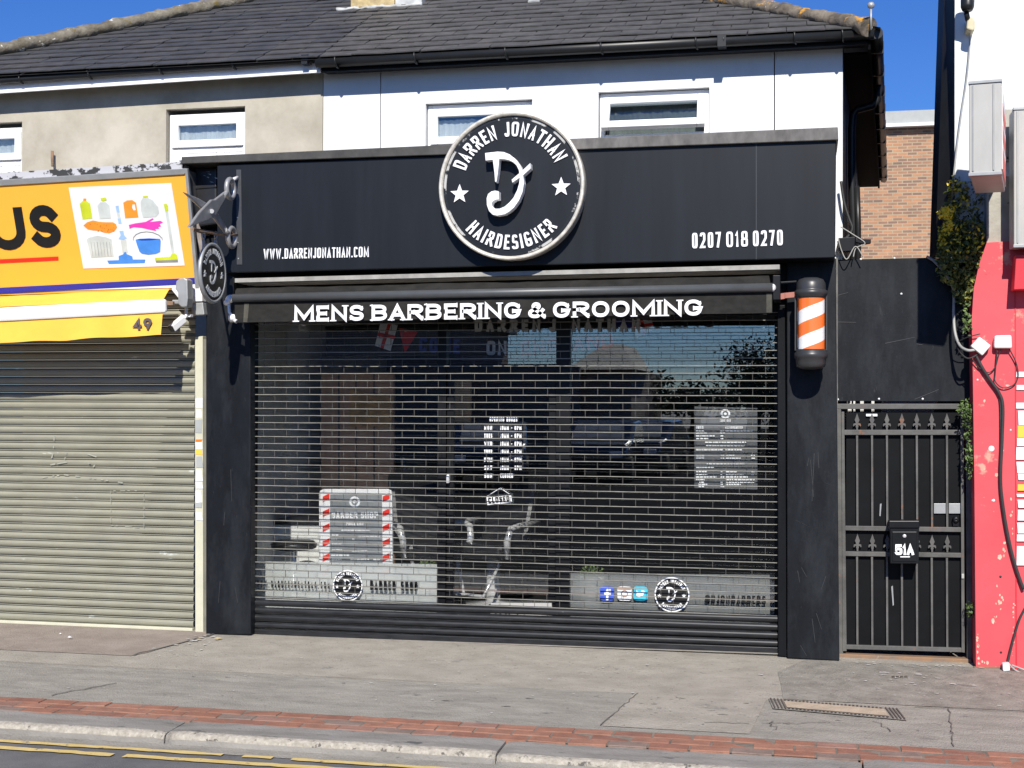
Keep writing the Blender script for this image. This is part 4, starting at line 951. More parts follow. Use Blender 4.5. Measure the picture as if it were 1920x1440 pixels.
mb = MB(); spoly(mb, [(-320,357),(348,316),(347.5,324),(345,327),(-320,368.5)], .012, .03); spoly(mb, [(346,317),(351,316.5),(373,541),(366,541)], .0125, .03); mb.build('frame', M['alu'], ys, .003)
mb = MB(); spoly(mb, [(-320,556),(364,521),(366,532),(-320,567)], .006, .006); mb.build('blue_strip', M['blueink'], ys)
mb = MB(); spoly(mb, [(-300,501),(109,481),(109.5,488),(-300,508.5)], .004); mb.build('red_underline', M['redink'], ys)
l = MB(); words(l, 'U', (-14,470.5), (53.5,467), 78, 0, .235, .1, 2, th=.004, plane=PLN); words(l, 'S', (64,466.5), (118,463.5), 80, 0, .245, .1, 2.0, th=.004, plane=PLN); l.build('lettering', M['ink'], ys)
Z = lambda x, y: (120+x/7.2, 330+y/7.2)
pan = spoly(MB(), [Z(62,155),Z(1447,95),Z(1630,1210),Z(262,1250)], .004).build('picture', M['paper'], ys)
def pic(name, c, pts, d=.006, rough=.4):
    return spoly(MB(), [Z(*p) for p in pts], d).build(name, c if not isinstance(c, tuple) else mat(name+' print', c, rough, var=.08, scale=5), pan)
lime, org, gry, blu, lb = (.52,.60,.03), (.80,.28,.03), (.52,.57,.55), (.06,.24,.70), (.30,.48,.78)
m_l, m_o, m_g, m_b, m_lb, m_p, m_d = [mat(n_, c, .45, var=.12, scale=7) for n_, c in (('lime print', lime),('orange print', org),('pale grey print', gry),('blue print', blu),('light blue print', lb),('pink print', (.80,.05,.42)),('grey print', (.22,.24,.25)))]
pic('bottle_print', m_l, [(212,375),(248,340),(300,335),(352,375),(382,572),(250,585)]); pic('cap_print', m_o, [(262,305),(298,305),(300,338),(258,338)], .0065)
pic('bottle_print', m_g, [(452,400),(490,355),(560,350),(612,395),(632,572),(482,580)]); pic('cap_print', m_l, [(495,300),(560,290),(576,322),(530,342),(500,330)], .0065)
pic('bottle_print', m_o, [(800,360),(850,330),(920,325),(972,362),(1003,558),(826,570)]); pic('handle_print', M['paper'], [(925,385),(955,385),(968,460),(940,465),(918,425)], .0065)
pic('bottle_print', m_g, [(1035,345),(1065,295),(1130,290),(1200,330),(1270,420),(1282,500),(1240,550),(1070,562),(1040,470)]); pic('cap_print', m_l, [(1065,270),(1130,266),(1134,288),(1068,292)], .0065)
pic('sponge_print', m_o, [(262,670),(310,625),(390,600),(470,618),(560,625),(660,625),(700,650),(716,695),(680,745),(610,772),(540,765),(480,740),(400,735),(320,720)])
pic('glove_print', m_p, [(875,660),(960,640),(1100,620),(1195,570),(1210,585),(1150,622),(1300,605),(1335,625),(1290,650),(1310,680),(1270,690),(1285,712),(1230,715),(1245,742),(1160,725),(1050,700),(940,690),(885,712)])
pic('bin_print', m_g, [(305,860),(330,835),(450,805),(560,825),(640,855),(670,1085),(370,1105)])
for i in range(7): pic('bin_rib', m_d if i % 3 == 2 else M['coping'], [(360+i*42,890),(366+i*42,890),(394+i*41,1085),(387+i*41,1085)], .0065)
pic('bucket_print', m_b, [(965,860),(1020,848),(1150,842),(1295,850),(1305,880),(1298,1025),(1240,1052),(1140,1064),(1050,1050),(1018,1020),(985,930)]); pic('bucket_mouth', mat('deep blue print', (.01,.06,.42), .4), [(972,860),(1030,848),(1150,842),(1290,850),(1180,868),(1050,872)], .0065)
ha = [(930,865),(935,825),(970,785),(1030,758),(1110,748),(1200,758),(1280,792),(1325,835),(1330,862)]
pic('bucket_handle', m_d, ha+[(x+(5 if x > 1130 else 6)*(-1 if x > 1130 else 1), y+9) for x, y in ha[::-1]])
pic('mop_handle', m_lb, [(695,405),(735,400),(750,492),(712,494)]); pic('mop_handle', m_lb, [(722,575),(762,572),(776,640),(738,645)]); pic('mop_handle', m_g, [(712,494),(745,492),(765,572),(728,575)], .0055); pic('mop_handle', m_lb, [(748,742),(800,740),(812,800),(848,840),(800,862),(735,850),(765,800)])
pic('mop_head', m_lb, [(765,865),(840,862),(860,1040),(790,1040)], .0055).data.materials[0] = m_g
pic('mop_head', m_b, [(815,1030),(835,1025),(845,1055),(920,1085),(930,1128),(1098,1128),(1090,1175),(605,1188),(582,1142),(740,1136),(738,1080),(795,1060)])
pic('broom_handle', m_l, [(1345,380),(1380,372),(1402,400),(1408,470),(1366,478)]); pic('broom_handle', m_g, [(1368,480),(1404,476),(1492,1050),(1456,1050)], .0055)
pic('broom_head', m_l, [(1225,1105),(1435,1090),(1450,1055),(1490,1045),(1525,1065),(1536,1130),(1232,1142)]); pic('broom_bristles', m_d, [(1235,1142),(1536,1132),(1538,1164),(1243,1172)])
mb = MB(); sp = random.Random(2)
for _ in range(26):
    x, y = sp.uniform(330,680), sp.uniform(640,745); spoly(mb, [Z(x,y),Z(x+10,y-3),Z(x+12,y+6),Z(x+2,y+8)], .0066, .001)
mb.build('sponge_hole', mat('rust print', (.48,.14,.02), .5), pan)
# flashing over the sign
fl = MB().px([(-330,344),(342,303),(342,316),(-330,358)], -.39, .49).build('flashing', mat('flaking flashing', (.44,.44,.46), .7, scale=13, c2=(.03,.03,.03), lo=.50, hi=.53, stretch=(.7,1,1)), None)
tag(fl, 'flaking grey and black flashing along the top of the yellow sign', 'flashing')
# yellow awning
ya = thing('awning', 'folded yellow canvas awning with number 49 under the yellow sign', 'awning', (-3.6,-.3,2.5))
MB().px([(-330,540),(378,520),(379,565),(340,566),(322,544),(322,540),(-330,557)], -.17, .12).build('cassette', M['whitemetal'], ya, .005)
YB = -.52; mb = MB(); N = 50
row = lambda fa, fb, y0, wv: [P(-330+(fb[0]+330)*i/N, fa+(fb[1]-fa)*i/N, y0)+Vector((0,0,wv*noise.noise(Vector((i*.3,wv*99,0))))) for i in range(N+1)]
a_ = row(571, (318,541), -.22, .004); b_ = row(590, (306,562), YB, .0)
mb.add(a_+b_, [(i,i+1,N+2+i,N+1+i) for i in range(N)], 0, True); mb.build('canvas', M['awnyellow'], ya)
MB().prism([P(-330,594,YB-.02), P(309,560,YB-.02), P(310,586,YB-.02), P(-330,621,YB-.02)], (0,.045,0)).build('front_bar', M['whitemetal'], ya, .018)
mb = MB(); rows = [row(612+j*16, (305-j*.8,586+j*14), YB, .0) for j in range(4)]
rows = [[v+Vector((0,.008*j*noise.noise(Vector((i*.25,3,1))),.010*(j == 3)*noise.noise(Vector((i*.21,7,3))))) for i, v in enumerate(rw)] for j, rw in enumerate(rows)]
mb.add(sum(rows, []), [(j*(N+1)+i, j*(N+1)+i+1, (j+1)*(N+1)+i+1, (j+1)*(N+1)+i) for j in range(3) for i in range(N)], 0, True); mb.build('valance', M['awnyellow'], ya)
l = MB(); words(l, '49', (250,618.5), (285,617), 21, YB-.014, .24, .16, 2.1, th=.003); l.build('lettering', mat('brown ink', (.09,.07,.07), .6), ya)
mb = MB(); mb.prism([P(x,y,-.34) for x, y in ((330,527),(336,522),(345,521),(351,524),(352,560),(350,575),(340,576),(334,570),(333,548),(328,541))], (0,.10,0)); mb.px([(322,562),(338,562),(338,570),(322,570)], -.32, .06); mb.build('end_bracket', M['alu'], ya, .008)
mb = MB(); [mb.lathe(P(354,y,-.19), [(.011,0),(.008,.012),(0,.014)], 10, axis=STREET) for y in (535,551)]; mb.build('bolt', M['alu'], ya)
MB().px([(308,563),(324,565),(324,572),(309,572)], -.4, .03).build('arm', M['rust'], ya)
cam_ = thing('security_camera', 'small white security camera on a bracket below the end of the yellow awning', 'camera', P(350,600,-.1))
mb = MB(); c = P(333,607,-.32); d = (P(318,622,-.40)-P(348,597,-.26)).normalized(); s_ = d.cross(UP).normalized(); u_ = s_.cross(d); mb.bbox(c, d*.07, s_*.028, u_*.028); bd = mb.build('body', M['whitemetal'], cam_, .008)
MB().bbox(c+d*.073, d*.003, s_*.024, u_*.024).build('lens', M['gutter'], bd)
MB().tube([P(345,598,-.28), P(349,592,-.26), P(349,575,-.24)], .012, 8).px([(338,590),(357,589),(357,594),(338,595)], -.25, .05).build('bracket', M['whitemetal'], cam_, .003)
jb = thing('junction_box', 'grey metal box under the white end plate beside the security camera', 'box', P(368,592,-.1))
MB().px([(357,568),(380,567),(383,590),(360,591)], -.16, .1).build('box', M['alu'], jb, .006); MB().tube([P(364,570,-.165), P(365,588,-.168)], .008, 8).build('conduit', M['alu'], jb)
# beige roller shutter
ls = thing('roller_shutter', 'closed beige slatted roller shutter with faint graffiti below the yellow awning', 'shutter', (-3.5,.03,0))
xr_ = P(365,900,.03).x; mb = MB(); pt = .0663; pr = [(.014,0),(.012,.005),(-.003,.008),(-.010,.020),(-.0125,.034),(-.010,.046),(-.001,.0520),(.014,.0530),(.0145,.058),(-.002,.0590),(-.002,.0635),(.014,.0645)]
slg = lambda x: .013*(x-xr_)*-1*-1
for k in range(44):
    z0 = .052+k*pt; dz = lambda x: -.045*(xr_-x)/1.75*0-.012
    vs = [(x, .03+y, z0+z+(-.03 if x > -3 else -.03)) for x in (-6.2, xr_) for y, z in pr]; n = len(pr)
    mb.add(vs, [(i, i+1, n+i+1, n+i) for i in range(n-1)], 0, False)
o = mb.build('curtain', M['slatbeige'], ls)
for pl in o.data.polygons: pl.use_smooth = False
mb = MB().prism([(-6.2,.005,-.055),(xr_,.005,-.045),(xr_,.005,.02),(-6.2,.005,.02)], (0,.05,0)); mb.build('bottom_rail', M['railbeige'], ls, .004)
MB().px([(365.5,632),(380,630),(381,1193),(366,1196)], -.035, .10).build('guide_rail', M['railbeige'], ls, .003)
MB().px([(380.5,636),(387,636),(391,1190),(381.5,1191)], -.02, .06).build('guide_rail', mat('grey rail', (.16,.155,.125), .6, var=.2), ls)
g_ = MB(); gx = random.Random(11)
def scr(pts, wd=.010):
    for (xa, ya_), (xb, yb_) in zip(pts[:-1], pts[1:]):
        A, B_ = P(xa, ya_, .012), P(xb, yb_, .012); d = (B_-A); nrm_ = Vector((-d.z,0,d.x)).normalized()*wd/2
        k = max(1, int(d.length/.02))
        for i in range(k):
            if gx.random() < .55: continue
            u_, v_ = A+d*i/k, A+d*(i+1)/k; g_.add([u_-nrm_, v_-nrm_, v_+nrm_, u_+nrm_], [(0,1,2,3)])
scr([(102,812),(100,850),(93,868)]); scr([(90,872),(130,866),(175,872)]); scr([(125,848),(120,866)]); scr([(160,850),(185,858),(175,876),(165,868)]); scr([(75,896),(120,890),(180,898),(230,905)]); scr([(208,920),(270,920),(270,990),(208,985),(208,920)], .005)
g_.build('graffiti', mat('pale spray', (.305,.31,.255), .7), ls)
rs_ = random.Random(8)
for i, (y0_, y1_, c) in enumerate(((747,765,'w'),(768,783,'w'),(787,812,'g'),(824,828,'y'),(829,842,'w'),(843,853,'Y'),(856,876,'g'),(880,902,'w'),(904,916,'w'),(920,942,'w'),(944,952,'g'),(961,976,'w'))):
    mm = {'w':M['paper'],'g':M['coping'],'y':M['orange'],'Y':M['awnyellow']}[c]
    o = MB().px([(367+rs_.uniform(-1,1),y0_),(377+rs_.uniform(-1,3),y0_+rs_.uniform(-1,1)),(378+rs_.uniform(-1,3),y1_),(367.5+rs_.uniform(-1,1),y1_+rs_.uniform(-1,1))], -.0375-.0002*i, .002).build('sticker', mm, ls)

# ================================================================== GATE AND PANEL
ho = thing('hoarding_panel', 'large plain black sheet panel above the side gate', 'panel', (2.83,.06,1.9))
MB().px([(1569,487),(1700,484),(1746,483),(1823,490),(1821,752),(1569,752)], .06, .02).build('sheet', M['blackdirty'], ho)
MB().px([(1567.5,484),(1571,484),(1571,752),(1567.5,752)], .03, .04).build('edge_trim', M['capping'], ho)
mb = MB(); [mb.lathe(P(x,y,.06), [(.008,0),(.007,.004),(0,.006)], 8, axis=STREET) for x, y in ((1566,484),(1614,486),(1677,484),(1567,543),(1571,749),(1648,748),(1730,748),(1690,551))]; mb.build('screw', M['paper'], ho)
mb = MB()
for x0_, y0_, x1_, y1_ in ((1570,603,1605,604),(1660,643,1715,632),(1715,748,1760,730),(1571,553,1590,548),(1718,644,1730,646)): mb.px([(x0_,y0_),(x1_,y1_),(x1_,y1_+1),(x0_,y0_+1.4)], .0575, .002)
mb.build('scratch', mat('scratch', (.035,.036,.038), .7), ho)
gt = thing('gate', 'black steel side gate with spearhead bars and rusty frame below the black panel', 'gate', (2.83,.08,0)); YGt = .06
f = MB(); f.px([(1568,757),(1799,757),(1799,767),(1568,767)], YGt, .04); f.px([(1568,767.5),(1577,767.5),(1581,1241),(1570,1238)], YGt, .05); f.px([(1811,760),(1821,760),(1823,1243),(1813,1241)], YGt, .05)
f.build('frame', M['gatebar'], gt, .003)
MB().px([(1571,1226),(1822,1236),(1824,1250),(1571,1240)], YGt-.02, .09).build('threshold', M['rust'], gt, .006)
MB().px([(1587,773),(1802,773),(1806,1214),(1585,1211)], YGt+.035, .006).build('backing_sheet', mat('gate backing', (.0035,.004,.0048), .55, spec=.15, var=.3, scale=4, flecks=[((.016,.017,.018), 9, .66, .12)]), gt)
lf = MB(); YL = YGt-.005
lf.px([(1577.5,772),(1583,772),(1587.5,1221),(1580,1221)], YL, .035); lf.px([(1801,772),(1806.5,772),(1809,1224),(1803,1223)], YL, .035)
for y0_, y1_, s_ in ((806,815.5,0),(986,994.5,3),(1034,1042.5,3),(1209,1217,6)): lf.px([(1583,y0_),(1803,y0_+s_),(1803,y1_+s_),(1583,y1_)], YL+.002, .03)
lf.build('leaf_frame', M['gatebar'], gt, .002)
barx = (1607,1635,1663,1691,1719,1747,1775.5)
def spear(mb, x, yt, s=1.0):
    pts = [(0,0),(3,9),(4.6,13),(2.7,17),(2.4,18.5),(6.8,20),(7.4,24),(6.2,25),(4.4,22.6),(2.1,22.6),(2.6,26),(1.5,27.5),(1.5,32)]
    pl_ = [(x+a*s, yt+b*s) for a, b in pts]+[(x-a*s, yt+b*s) for a, b in pts[::-1][:-1]]
    mb.px(pl_, YL+.006, .012)
for x in barx:
    for y0_, y1_ in ((815.6,985.8),(1042.6,1208.8)):
        s_ = (x-1583)/220; dy = (0,3) if y0_ < 900 else (3,6)
        mb = MB().px([(x-1.9,y0_+dy[0]*s_+.3),(x+1.9,y0_+dy[0]*s_+.3),(x+2.6,y1_+dy[1]*s_),(x-1.2,y1_+dy[1]*s_)], YL+.008, .014).build('bar', M['gatebar'], gt)
    mb = MB(); spear(mb, x, 774.5); mb.build('spearhead', M['gatebar'], gt)
    mb = MB(); spear(mb, x+.8, 1000.5+(x-1583)/220*3, 1.02); mb.build('spearhead', M['gatebar'], gt)
mb = MB().px([(1751,944),(1774,944),(1774,963),(1751,963)], YL+.024, .006).px([(1779,944),(1802,944),(1802,963),(1779,963)], YL+.024, .006); mb.build('lock_plate', M['alu'], gt, .002)
mb = MB(); c = P(1792,974,YL+.03); mb.lathe(c, [(.024,0),(.024,.02),(.018,.034),(.006,.036),(0,.03)], 20, axis=STREET); mb.px([(1786,974),(1798,974),(1797,987),(1787,987)], YL+.012, .02); mb.build('lock', M['darkmetal'], gt)
MB().px([(1624,776),(1645,776),(1645,780.5),(1624,780.5)], YL+.02, .003).build('label_plate', M['paper'], gt)
MB().px([(1803,1076),(1808,1076),(1808,1085),(1803,1085)], YL-.012, .012).build('latch', M['lightbox'], gt, .003)
MB().px([(1671,1100),(1674,1098),(1676,1134),(1674,1136)], YGt+.031, .002).px([(1650,945),(1653,944),(1651,968),(1649,967)], YGt+.031, .002).build('scratch', M['alu'], gt)
mx = thing('mailbox', 'black wall mailbox numbered 51A fixed to the middle of the gate', 'mailbox', P(1695,1060,-.02)); YM = -.085
bd = MB().px([(1668.5,979),(1723.5,979),(1723,1057),(1669,1057)], YM, .125).build('body', M['darkmetal'], mx, .006)
MB().px([(1667,976.5),(1724,976.5),(1724.5,990),(1666.5,990)], YM-.012, .14).build('lid', M['darkmetal'], mx, .005)
MB().px([(1673,997),(1719,997),(1719,1053),(1673,1053)], YM-.005, .006).build('door', M['darkmetal'], mx, .003)
MB().lathe(P(1696,1005,YM-.006), [(.013,0),(.011,.006),(0,.007)], 16, axis=STREET).build('lock', M['chrome'], mx)
l = MB(); words(l, '51A', (1678.5,1040.5), (1714,1040.5), 20, YM-.006, .25, .03, 4, th=.003); l.px([(1688,1043),(1706,1043),(1706,1045),(1688,1045)], YM-.008, .002); l.build('number', M['letter'], mx)
# passage behind the gate, seen through the slot above it
pw = thing('passage_wall', 'sunlit white wall at the end of the passage seen through the slot above the gate', 'wall', (3,4,0))
MB().box(2.45, 3.9, 1.5, 1.6, 0, 1.95).build('wall', mat('passage wall', (.6,.6,.58), .9), pw)
mb = MB(); 
for x0_, x1_ in ((1571,1588),(1597,1600),(1604,1613),(1620,1634),(1640,1652)): mb.px([(x0_,745),(x1_,745),(x1_,775),(x0_,775)], .14, .05)
mb.px([(1762,745),(1815,745),(1815,775),(1750,775)], .14, .05); mb.build('post', M['intdark'], pw)
# far brick building
fb = thing('brick_building', 'far buff-brick building with grey coping seen between the barber house and the red shop', 'building', (12,20,0))
a, b = P(1560,232,20), P(1900,232,20)
MB().box(a.x-1, b.x+4, 20, 28, 0, P(1700,240,20).z).build('wall', M['farbrick'], fb)
MB().box(a.x-1.2, b.x+4.2, 19.85, 28.2, P(1700,233.5,20).z, P(1700,210,20).z).build('coping', M['coping'], fb)
MB().box(a.x-1.25, b.x+4.3, 19.80, 28.3, P(1700,240,20).z+.003, P(1700,234,20).z).build('coping_lip', M['upvc'], fb)

# ================================================================== RED SHOP (right)
rh = thing('red_shop', 'red painted shop building with white upper wall at the right edge', 'building', (3.6,-.1,0))
YR = -.14
MB().px([(1850,455),(1960,447),(1960,1256),(1830,1250),(1827,900),(1824,700),(1822,600),(1826,540),(1836,495)], YR, .6).build('wall', M['red'], rh)
mb = MB().px([(1790,-60),(1990,-80),(1990,330),(1886,330),(1850,330),(1850,455),(1790,470)], .02, .25); mb.build('upper_wall', M['whiteold'], rh)
MB().prism([P(1772,-60,.30), P(1791,-60,.016), P(1786,470,.016), P(1754,470,.30)], (.0,.5,0)).build('bargeboard', mat('dark return', (.03,.032,.035), .7, var=.2), rh)
mb = MB(); 
pts = [P(x,y,-.10) for x, y in ((1850,338),(1893,330),(1893,452),(1850,456))]; mb.prism(pts, (0,.12,0)); pts = [P(x,y,-.08) for x, y in ((1882,205),(1906,205),(1906,300),(1882,300))]; mb.prism(pts, (0,.1,0)); mb.build('pier', M['plaster'], rh)
MB().px([(1905,478),(1960,475),(1960,541),(1901,543)], YR-.16, .16).build('box_panel', M['redflat'], rh, .004)
MB().px([(1903,545),(1904.5,545),(1907,1256),(1905,1256)], YR-.006, .008).build('panel_edge', M['redflat'], rh)
mb = MB(); xq = P(1960,800,YR).x
MB().box(xq+.002, 7.5, YR, 6, -.02, P(1960,447,YR).z).build('wall', M['red'], rh); MB().box(xq+.002, 7.5, .02, 6, P(1960,447,YR).z+.002, 6.2).build('upper_wall', M['whiteold'], rh)
pe = random.Random(21); mb = MB()
for cx_, cy_, sx_, sy_, n_ in ((1872,1125,9,22,16),(1866,1165,6,10,8),(1833,1205,3,30,14),(1901,1180,3,60,18),(1880,1035,5,18,9),(1858,900,14,90,10),(1845,1240,14,5,12),(1897,975,4,40,8),(1828,720,2,60,14)):
    for _ in range(n_*2//3):
        x_, y_ = pe.gauss(cx_,sx_*.6), pe.gauss(cy_,sy_*.6)
        if not (1831+(y_ < 700)*-6 < x_ < 1903 and 560 < y_ < 1247): continue
        k_ = 7; rr2 = pe.uniform(.4,2.6)*(1.5 if pe.random() < .2 else 1); mb.px([(x_+cos(2*pi*i/k_)*rr2*pe.uniform(.5,1.2), y_-sin(2*pi*i/k_)*rr2*pe.uniform(.7,1.8)) for i in range(k_)], YR-.0025, .003)
mb.build('peeled_paint', mat('bare pinkish plaster', (.60,.33,.24), .9, scale=25, c2=(.66,.50,.38)), rh)['kind'] = 'stuff'
MB().px([(1826,1250),(1892,1250),(1893,1256),(1830,1256)], YR-.006, .02).build('plinth', M['rust'], rh)
po = random.Random(4)
for i, (y0_, y1_) in enumerate(((697,707),(722,731),(755,766),(770,797),(798,820),(821,836),(838,862),(866,887),(888,900),(908,920),(926,932),(937,952),(956,976),(980,1000),(1002,1015),(1024,1060))):
    x0_ = 1906+po.uniform(-1,3); MB().px([(x0_,y0_),(1960,y0_),(1960,y1_),(x0_+po.uniform(-1,2),y1_)], YR-.009-.0003*i, .003).build('poster_scrap', [M['paper'], M['letter'], M['coping'], M['paper'], M['awnyellow']][i % 5 if i in (4,9) else i % 2], rh)
mb = MB()
for x, y, r_ in ((1859,841,5),(1863,938,2.4),(1833,712,1.6),(1895,806,1.5),(1838,690,1.4)):
    c = P(x, y, YR-.003); mb.lathe(c, [(0,.002),(r_/256,.0)], 10, axis=STREET, smooth=False)
mb.build('paint_spot', M['paper'], rh)
mb = MB(); [mb.lathe(P(x,y,YR-.003), [(0,.003),(.008,.001)], 8, axis=STREET, smooth=False) for x, y in ((1876,1081),(1877,1223))]; mb.build('hole', M['ink'], rh)
def lightbox(name, label, x0, x1, yt, yb, Y, dep, rot, red=True):
    a, b = P(x0,yb,Y), P(x1,yt,Y); t = thing(name, label, 'light box', (a.x, Y, a.z)); W = b.x-a.x; H = b.z-a.z
    c, s_ = cos(rot), sin(rot); T_ = lambda u, v, w_: Vector((a.x+u*c+v*s_, Y-u*s_+v*c, a.z+w_))
    def bx(mb, u0_, u1_, v0, v1, w0, w1, mi=0): 
        vs = [T_(u,v,w_) for w_ in (w0,w1) for v in (v0,v1) for u in (u0_,u1_)]; mb.add(vs, [(0,2,3,1),(4,5,7,6),(0,1,5,4),(2,6,7,3),(0,4,6,2),(1,3,7,5)], mi)
    mb = MB(); bx(mb, .0, W, 0, dep, 0, H); mb.build('casing', M['lightbox'], t, .006)
    mb = MB(); 
    for u in (.018, W-.05): bx(mb, u, u+.010, -.006, .0, .02, H-.02)
    bx(mb, -.004, W+.004, -.008, .05, H-.012, H+.006); bx(mb, -.004, W+.004, -.008, .05, -.008, .012); mb.build('trim', M['alu'], t, .002)
    mb = MB(); bx(mb, W+.001, W+.006, .03, dep-.03, .03, H-.03); fc = mb.build('face', M['paper'], t)
    if red:
        mb = MB()
        for w0, w1 in ((.03,.16),(.22,.30),(.36,.44)): bx(mb, W+.0065, W+.008, .05, dep-.1, w0, w1)
        mb.build('red_print', M['redink'], fc)
    mb = MB(); bx(mb, W*.3, W*.7, dep, dep+.45, H*.7, H*.78); bx(mb, W*.3, W*.7, dep, dep+.45, H*.2, H*.28); mb.build('bracket', M['darkmetal'], t)
    return t
lightbox('projecting_sign', 'narrow grey projecting light box sign with red print on its side, on the white wall', 1817, 1877, 152, 328, -1.2, .80, R(9))
lightbox('projecting_sign', 'grey light box cut off by the right edge above the red wall', 1901, 1980, 200, 462, -.38, .22, 0, False)
# bulb camera and cable on the white wall
bl_ = thing('floodlight', 'dark cylindrical lamp on a cream bracket high on the white wall', 'lamp', P(1815,40,0))
mb = MB(); c = P(1814,8,-.16); mb.lathe(c, [(0,-.05),(.035,-.045),(.045,-.02),(.047,.05),(.04,.10),(0,.11)], 18, axis=(.05,.25,1)); mb.tube([P(1812,24,-.15), P(1815,38,-.11)], .018, 8); mb.build('lamp', M['gutter'], bl_)
mb = MB().prism([P(x,y,-.13) for x, y in ((1814,34),(1822,31),(1828,38),(1828,56),(1823,58),(1812,54))], (0,.15,0)); mb.build('bracket', mat('cream plastic', (.52,.47,.30), .5), bl_, .01)
def cable(name, label, pts, r, m, Y=None, group=None):
    p = [P(x, y, (Y if len(q) < 1 else q[0])) for x, y, *q in pts]
    c = []
    for i in range(len(p)-1):
        a0_, a1_, a2_, a3_ = p[max(0,i-1)], p[i], p[i+1], p[min(len(p)-1,i+2)]
        for k in range(6):
            u_ = k/6; c.append(.5*((2*a1_)+(a2_-a0_)*u_+(2*a0_-5*a1_+4*a2_-a3_)*u_*u_+(3*a1_-a0_-3*a2_+a3_)*u_**3))
    c.append(p[-1]); return tag(MB().tube(c, r, 8).build(name, m), label, 'cable', group)
cable('cable', 'thin pale cable dropping from the lamp bracket down the white wall', [(1818,58,-.05),(1818,90,-.01),(1812,150,-.01),(1800,230,-.01),(1788,330,-.01),(1782,400,-.01)], .006, M['cablegrey'])
cable('cable', 'grey cable running over the black panel into the tilted white junction box', [(1737,481,.02),(1752,490,.02),(1776,518,.01),(1788,545,.0),(1788,590,-.02),(1791,625,-.06),(1800,648,-.12),(1815,657,-.19),(1832,655,-.19)], .010, M['cablegrey'])
cable('cable', 'black cable looping below the grey cable towards the tilted junction box', [(1792,640,-.05),(1800,660,-.12),(1815,672,-.17),(1835,664,-.18)], .006, M['cable'])
cable('cable', 'thin dark wire beside the tilted junction box', [(1797,640,-.1),(1815,632,-.16),(1838,626,-.18)], .004, M['cable'])
cable('cable', 'thick black cable running down the red wall from the junction box', [(1829,665,-.17),(1842,690,-.17),(1858,715,-.165),(1872,735,-.165),(1880,760,-.165),(1879,820,-.165),(1876,900,-.165),(1882,960,-.165),(1893,1020,-.165),(1905,1065,-.165),(1919,1105,-.165)], .011, M['cable'])
cable('cable', 'thin black cable parallel to the thick one on the red wall', [(1872,735,-.155),(1876,765,-.155),(1876,850,-.155),(1875,900,-.155)], .007, M['cable'])
cable('cable', 'thin cable loop hanging from the flat white junction box', [(1870,655,-.17),(1866,700,-.16),(1866,715,-.16),(1880,727,-.16),(1900,722,-.16),(1909,705,-.16),(1905,680,-.16),(1893,655,-.17)], .004, M['cable'])
cable('cable', 'second thin wire slack between the two junction boxes', [(1822,672,-.17),(1838,692,-.16),(1855,698,-.16),(1866,688,-.16),(1872,668,-.16),(1877,655,-.17)], .004, M['cable'])
cable('cable', 'dark cable from the pavement block up the red wall', [(1889,1244,-.17),(1897,1210,-.165),(1910,1165,-.165),(1922,1140,-.165)], .008, M['cable'])
cable('cable', 'coil of grey wires on the pavement at the red wall', [(1893,1246,-.2),(1903,1256,-.2),(1915,1261,-.2),(1924,1258,-.2),(1910,1252,-.2),(1897,1247,-.2)], .006, M['cablegrey'])
tag(MB().px([(1880,1245),(1893,1243),(1894,1258),(1881,1259)], -.22, .06).build('concrete_block', M['paper'], None, .006), 'small white block at the foot of the red wall', 'block')
b1 = thing('junction_box', 'white junction box tilted on its corner at the edge of the red wall', 'box', P(1838,650,-.16)); 
MB().px([(1836.5,631),(1858.5,648),(1842,667),(1820,649)], -.21, .065).build('lid', M['plasticbox'], b1, .008)
b2 = thing('junction_box', 'flat white junction box with rounded lid on the red wall', 'box', P(1881,650,-.16)); MB().px([(1865,629),(1897,628),(1898,653),(1864,653)], -.20, .055).build('lid', M['plasticbox'], b2, .012)
cable('cable', 'black cables hanging beside the right end of the barber fascia', [(1577,340,-.0),(1583,380,-.0),(1592,410,.0),(1598,430,.0),(1585,450,.0),(1573,470,.0)], .010, M['cable'])
cable('cable', 'thin white wire tangled under the fascia end', [(1576,425,-.02),(1600,440,-.02),(1622,456,-.02),(1605,465,-.02),(1600,482,-.02)], .004, M['cablegrey'])
cable('cable', 'pale wire hanging from the box beside the fascia end', [(1572,448,-.03),(1578,470,-.03),(1588,486,-.03),(1604,462,-.03),(1618,482,-.03)], .004, M['cablegrey'])
tag(MB().px([(1572,446),(1604,444),(1602,470),(1574,472)], -.02, .10).px([(1604,447),(1633,448),(1633,456),(1620,458),(1604,454)], -.015, .05).build('bracket_box', M['darkmetal'], None, .004), 'black bracket box below the right end of the fascia', 'box')

# ================================================================== PLANTS ON THE WALL
def blob(px, py, Y, rx, ry, rz=.10):
    c = P(px, py, Y); s = (c-CAM).length/FPX
    def f():
        while True:
            v = Vector((random.uniform(-1,1), random.uniform(-1,1), random.uniform(-1,1)))
            if .25 < v.length < 1: return Vector((c.x+v.x*rx*s, c.y+v.y*rz, c.z+v.z*ry*s))
    return f
def plant(name, label, blobs, mats, size, stemp=None, flowers=()):
    t = thing(name, label, 'plant', P(blobs[0][0], blobs[0][1], blobs[0][2]))
    mb = MB()
    for bb in blobs: leaves(mb, blob(*bb[:6]), bb[6], size, len(mats))
    mb.build('foliage', mats, t)
    if flowers:
        mb = MB()
        for bb in flowers: leaves(mb, blob(*bb[:6]), bb[6], size*.8, 1)
        mb.build('flowers', M['petal'], t)
    if stemp: 
        mb = MB()
        for s in stemp: mb.tube([P(*q) for q in s], .006, 6)
        mb.build('stem', M['bark'], t)
    return t
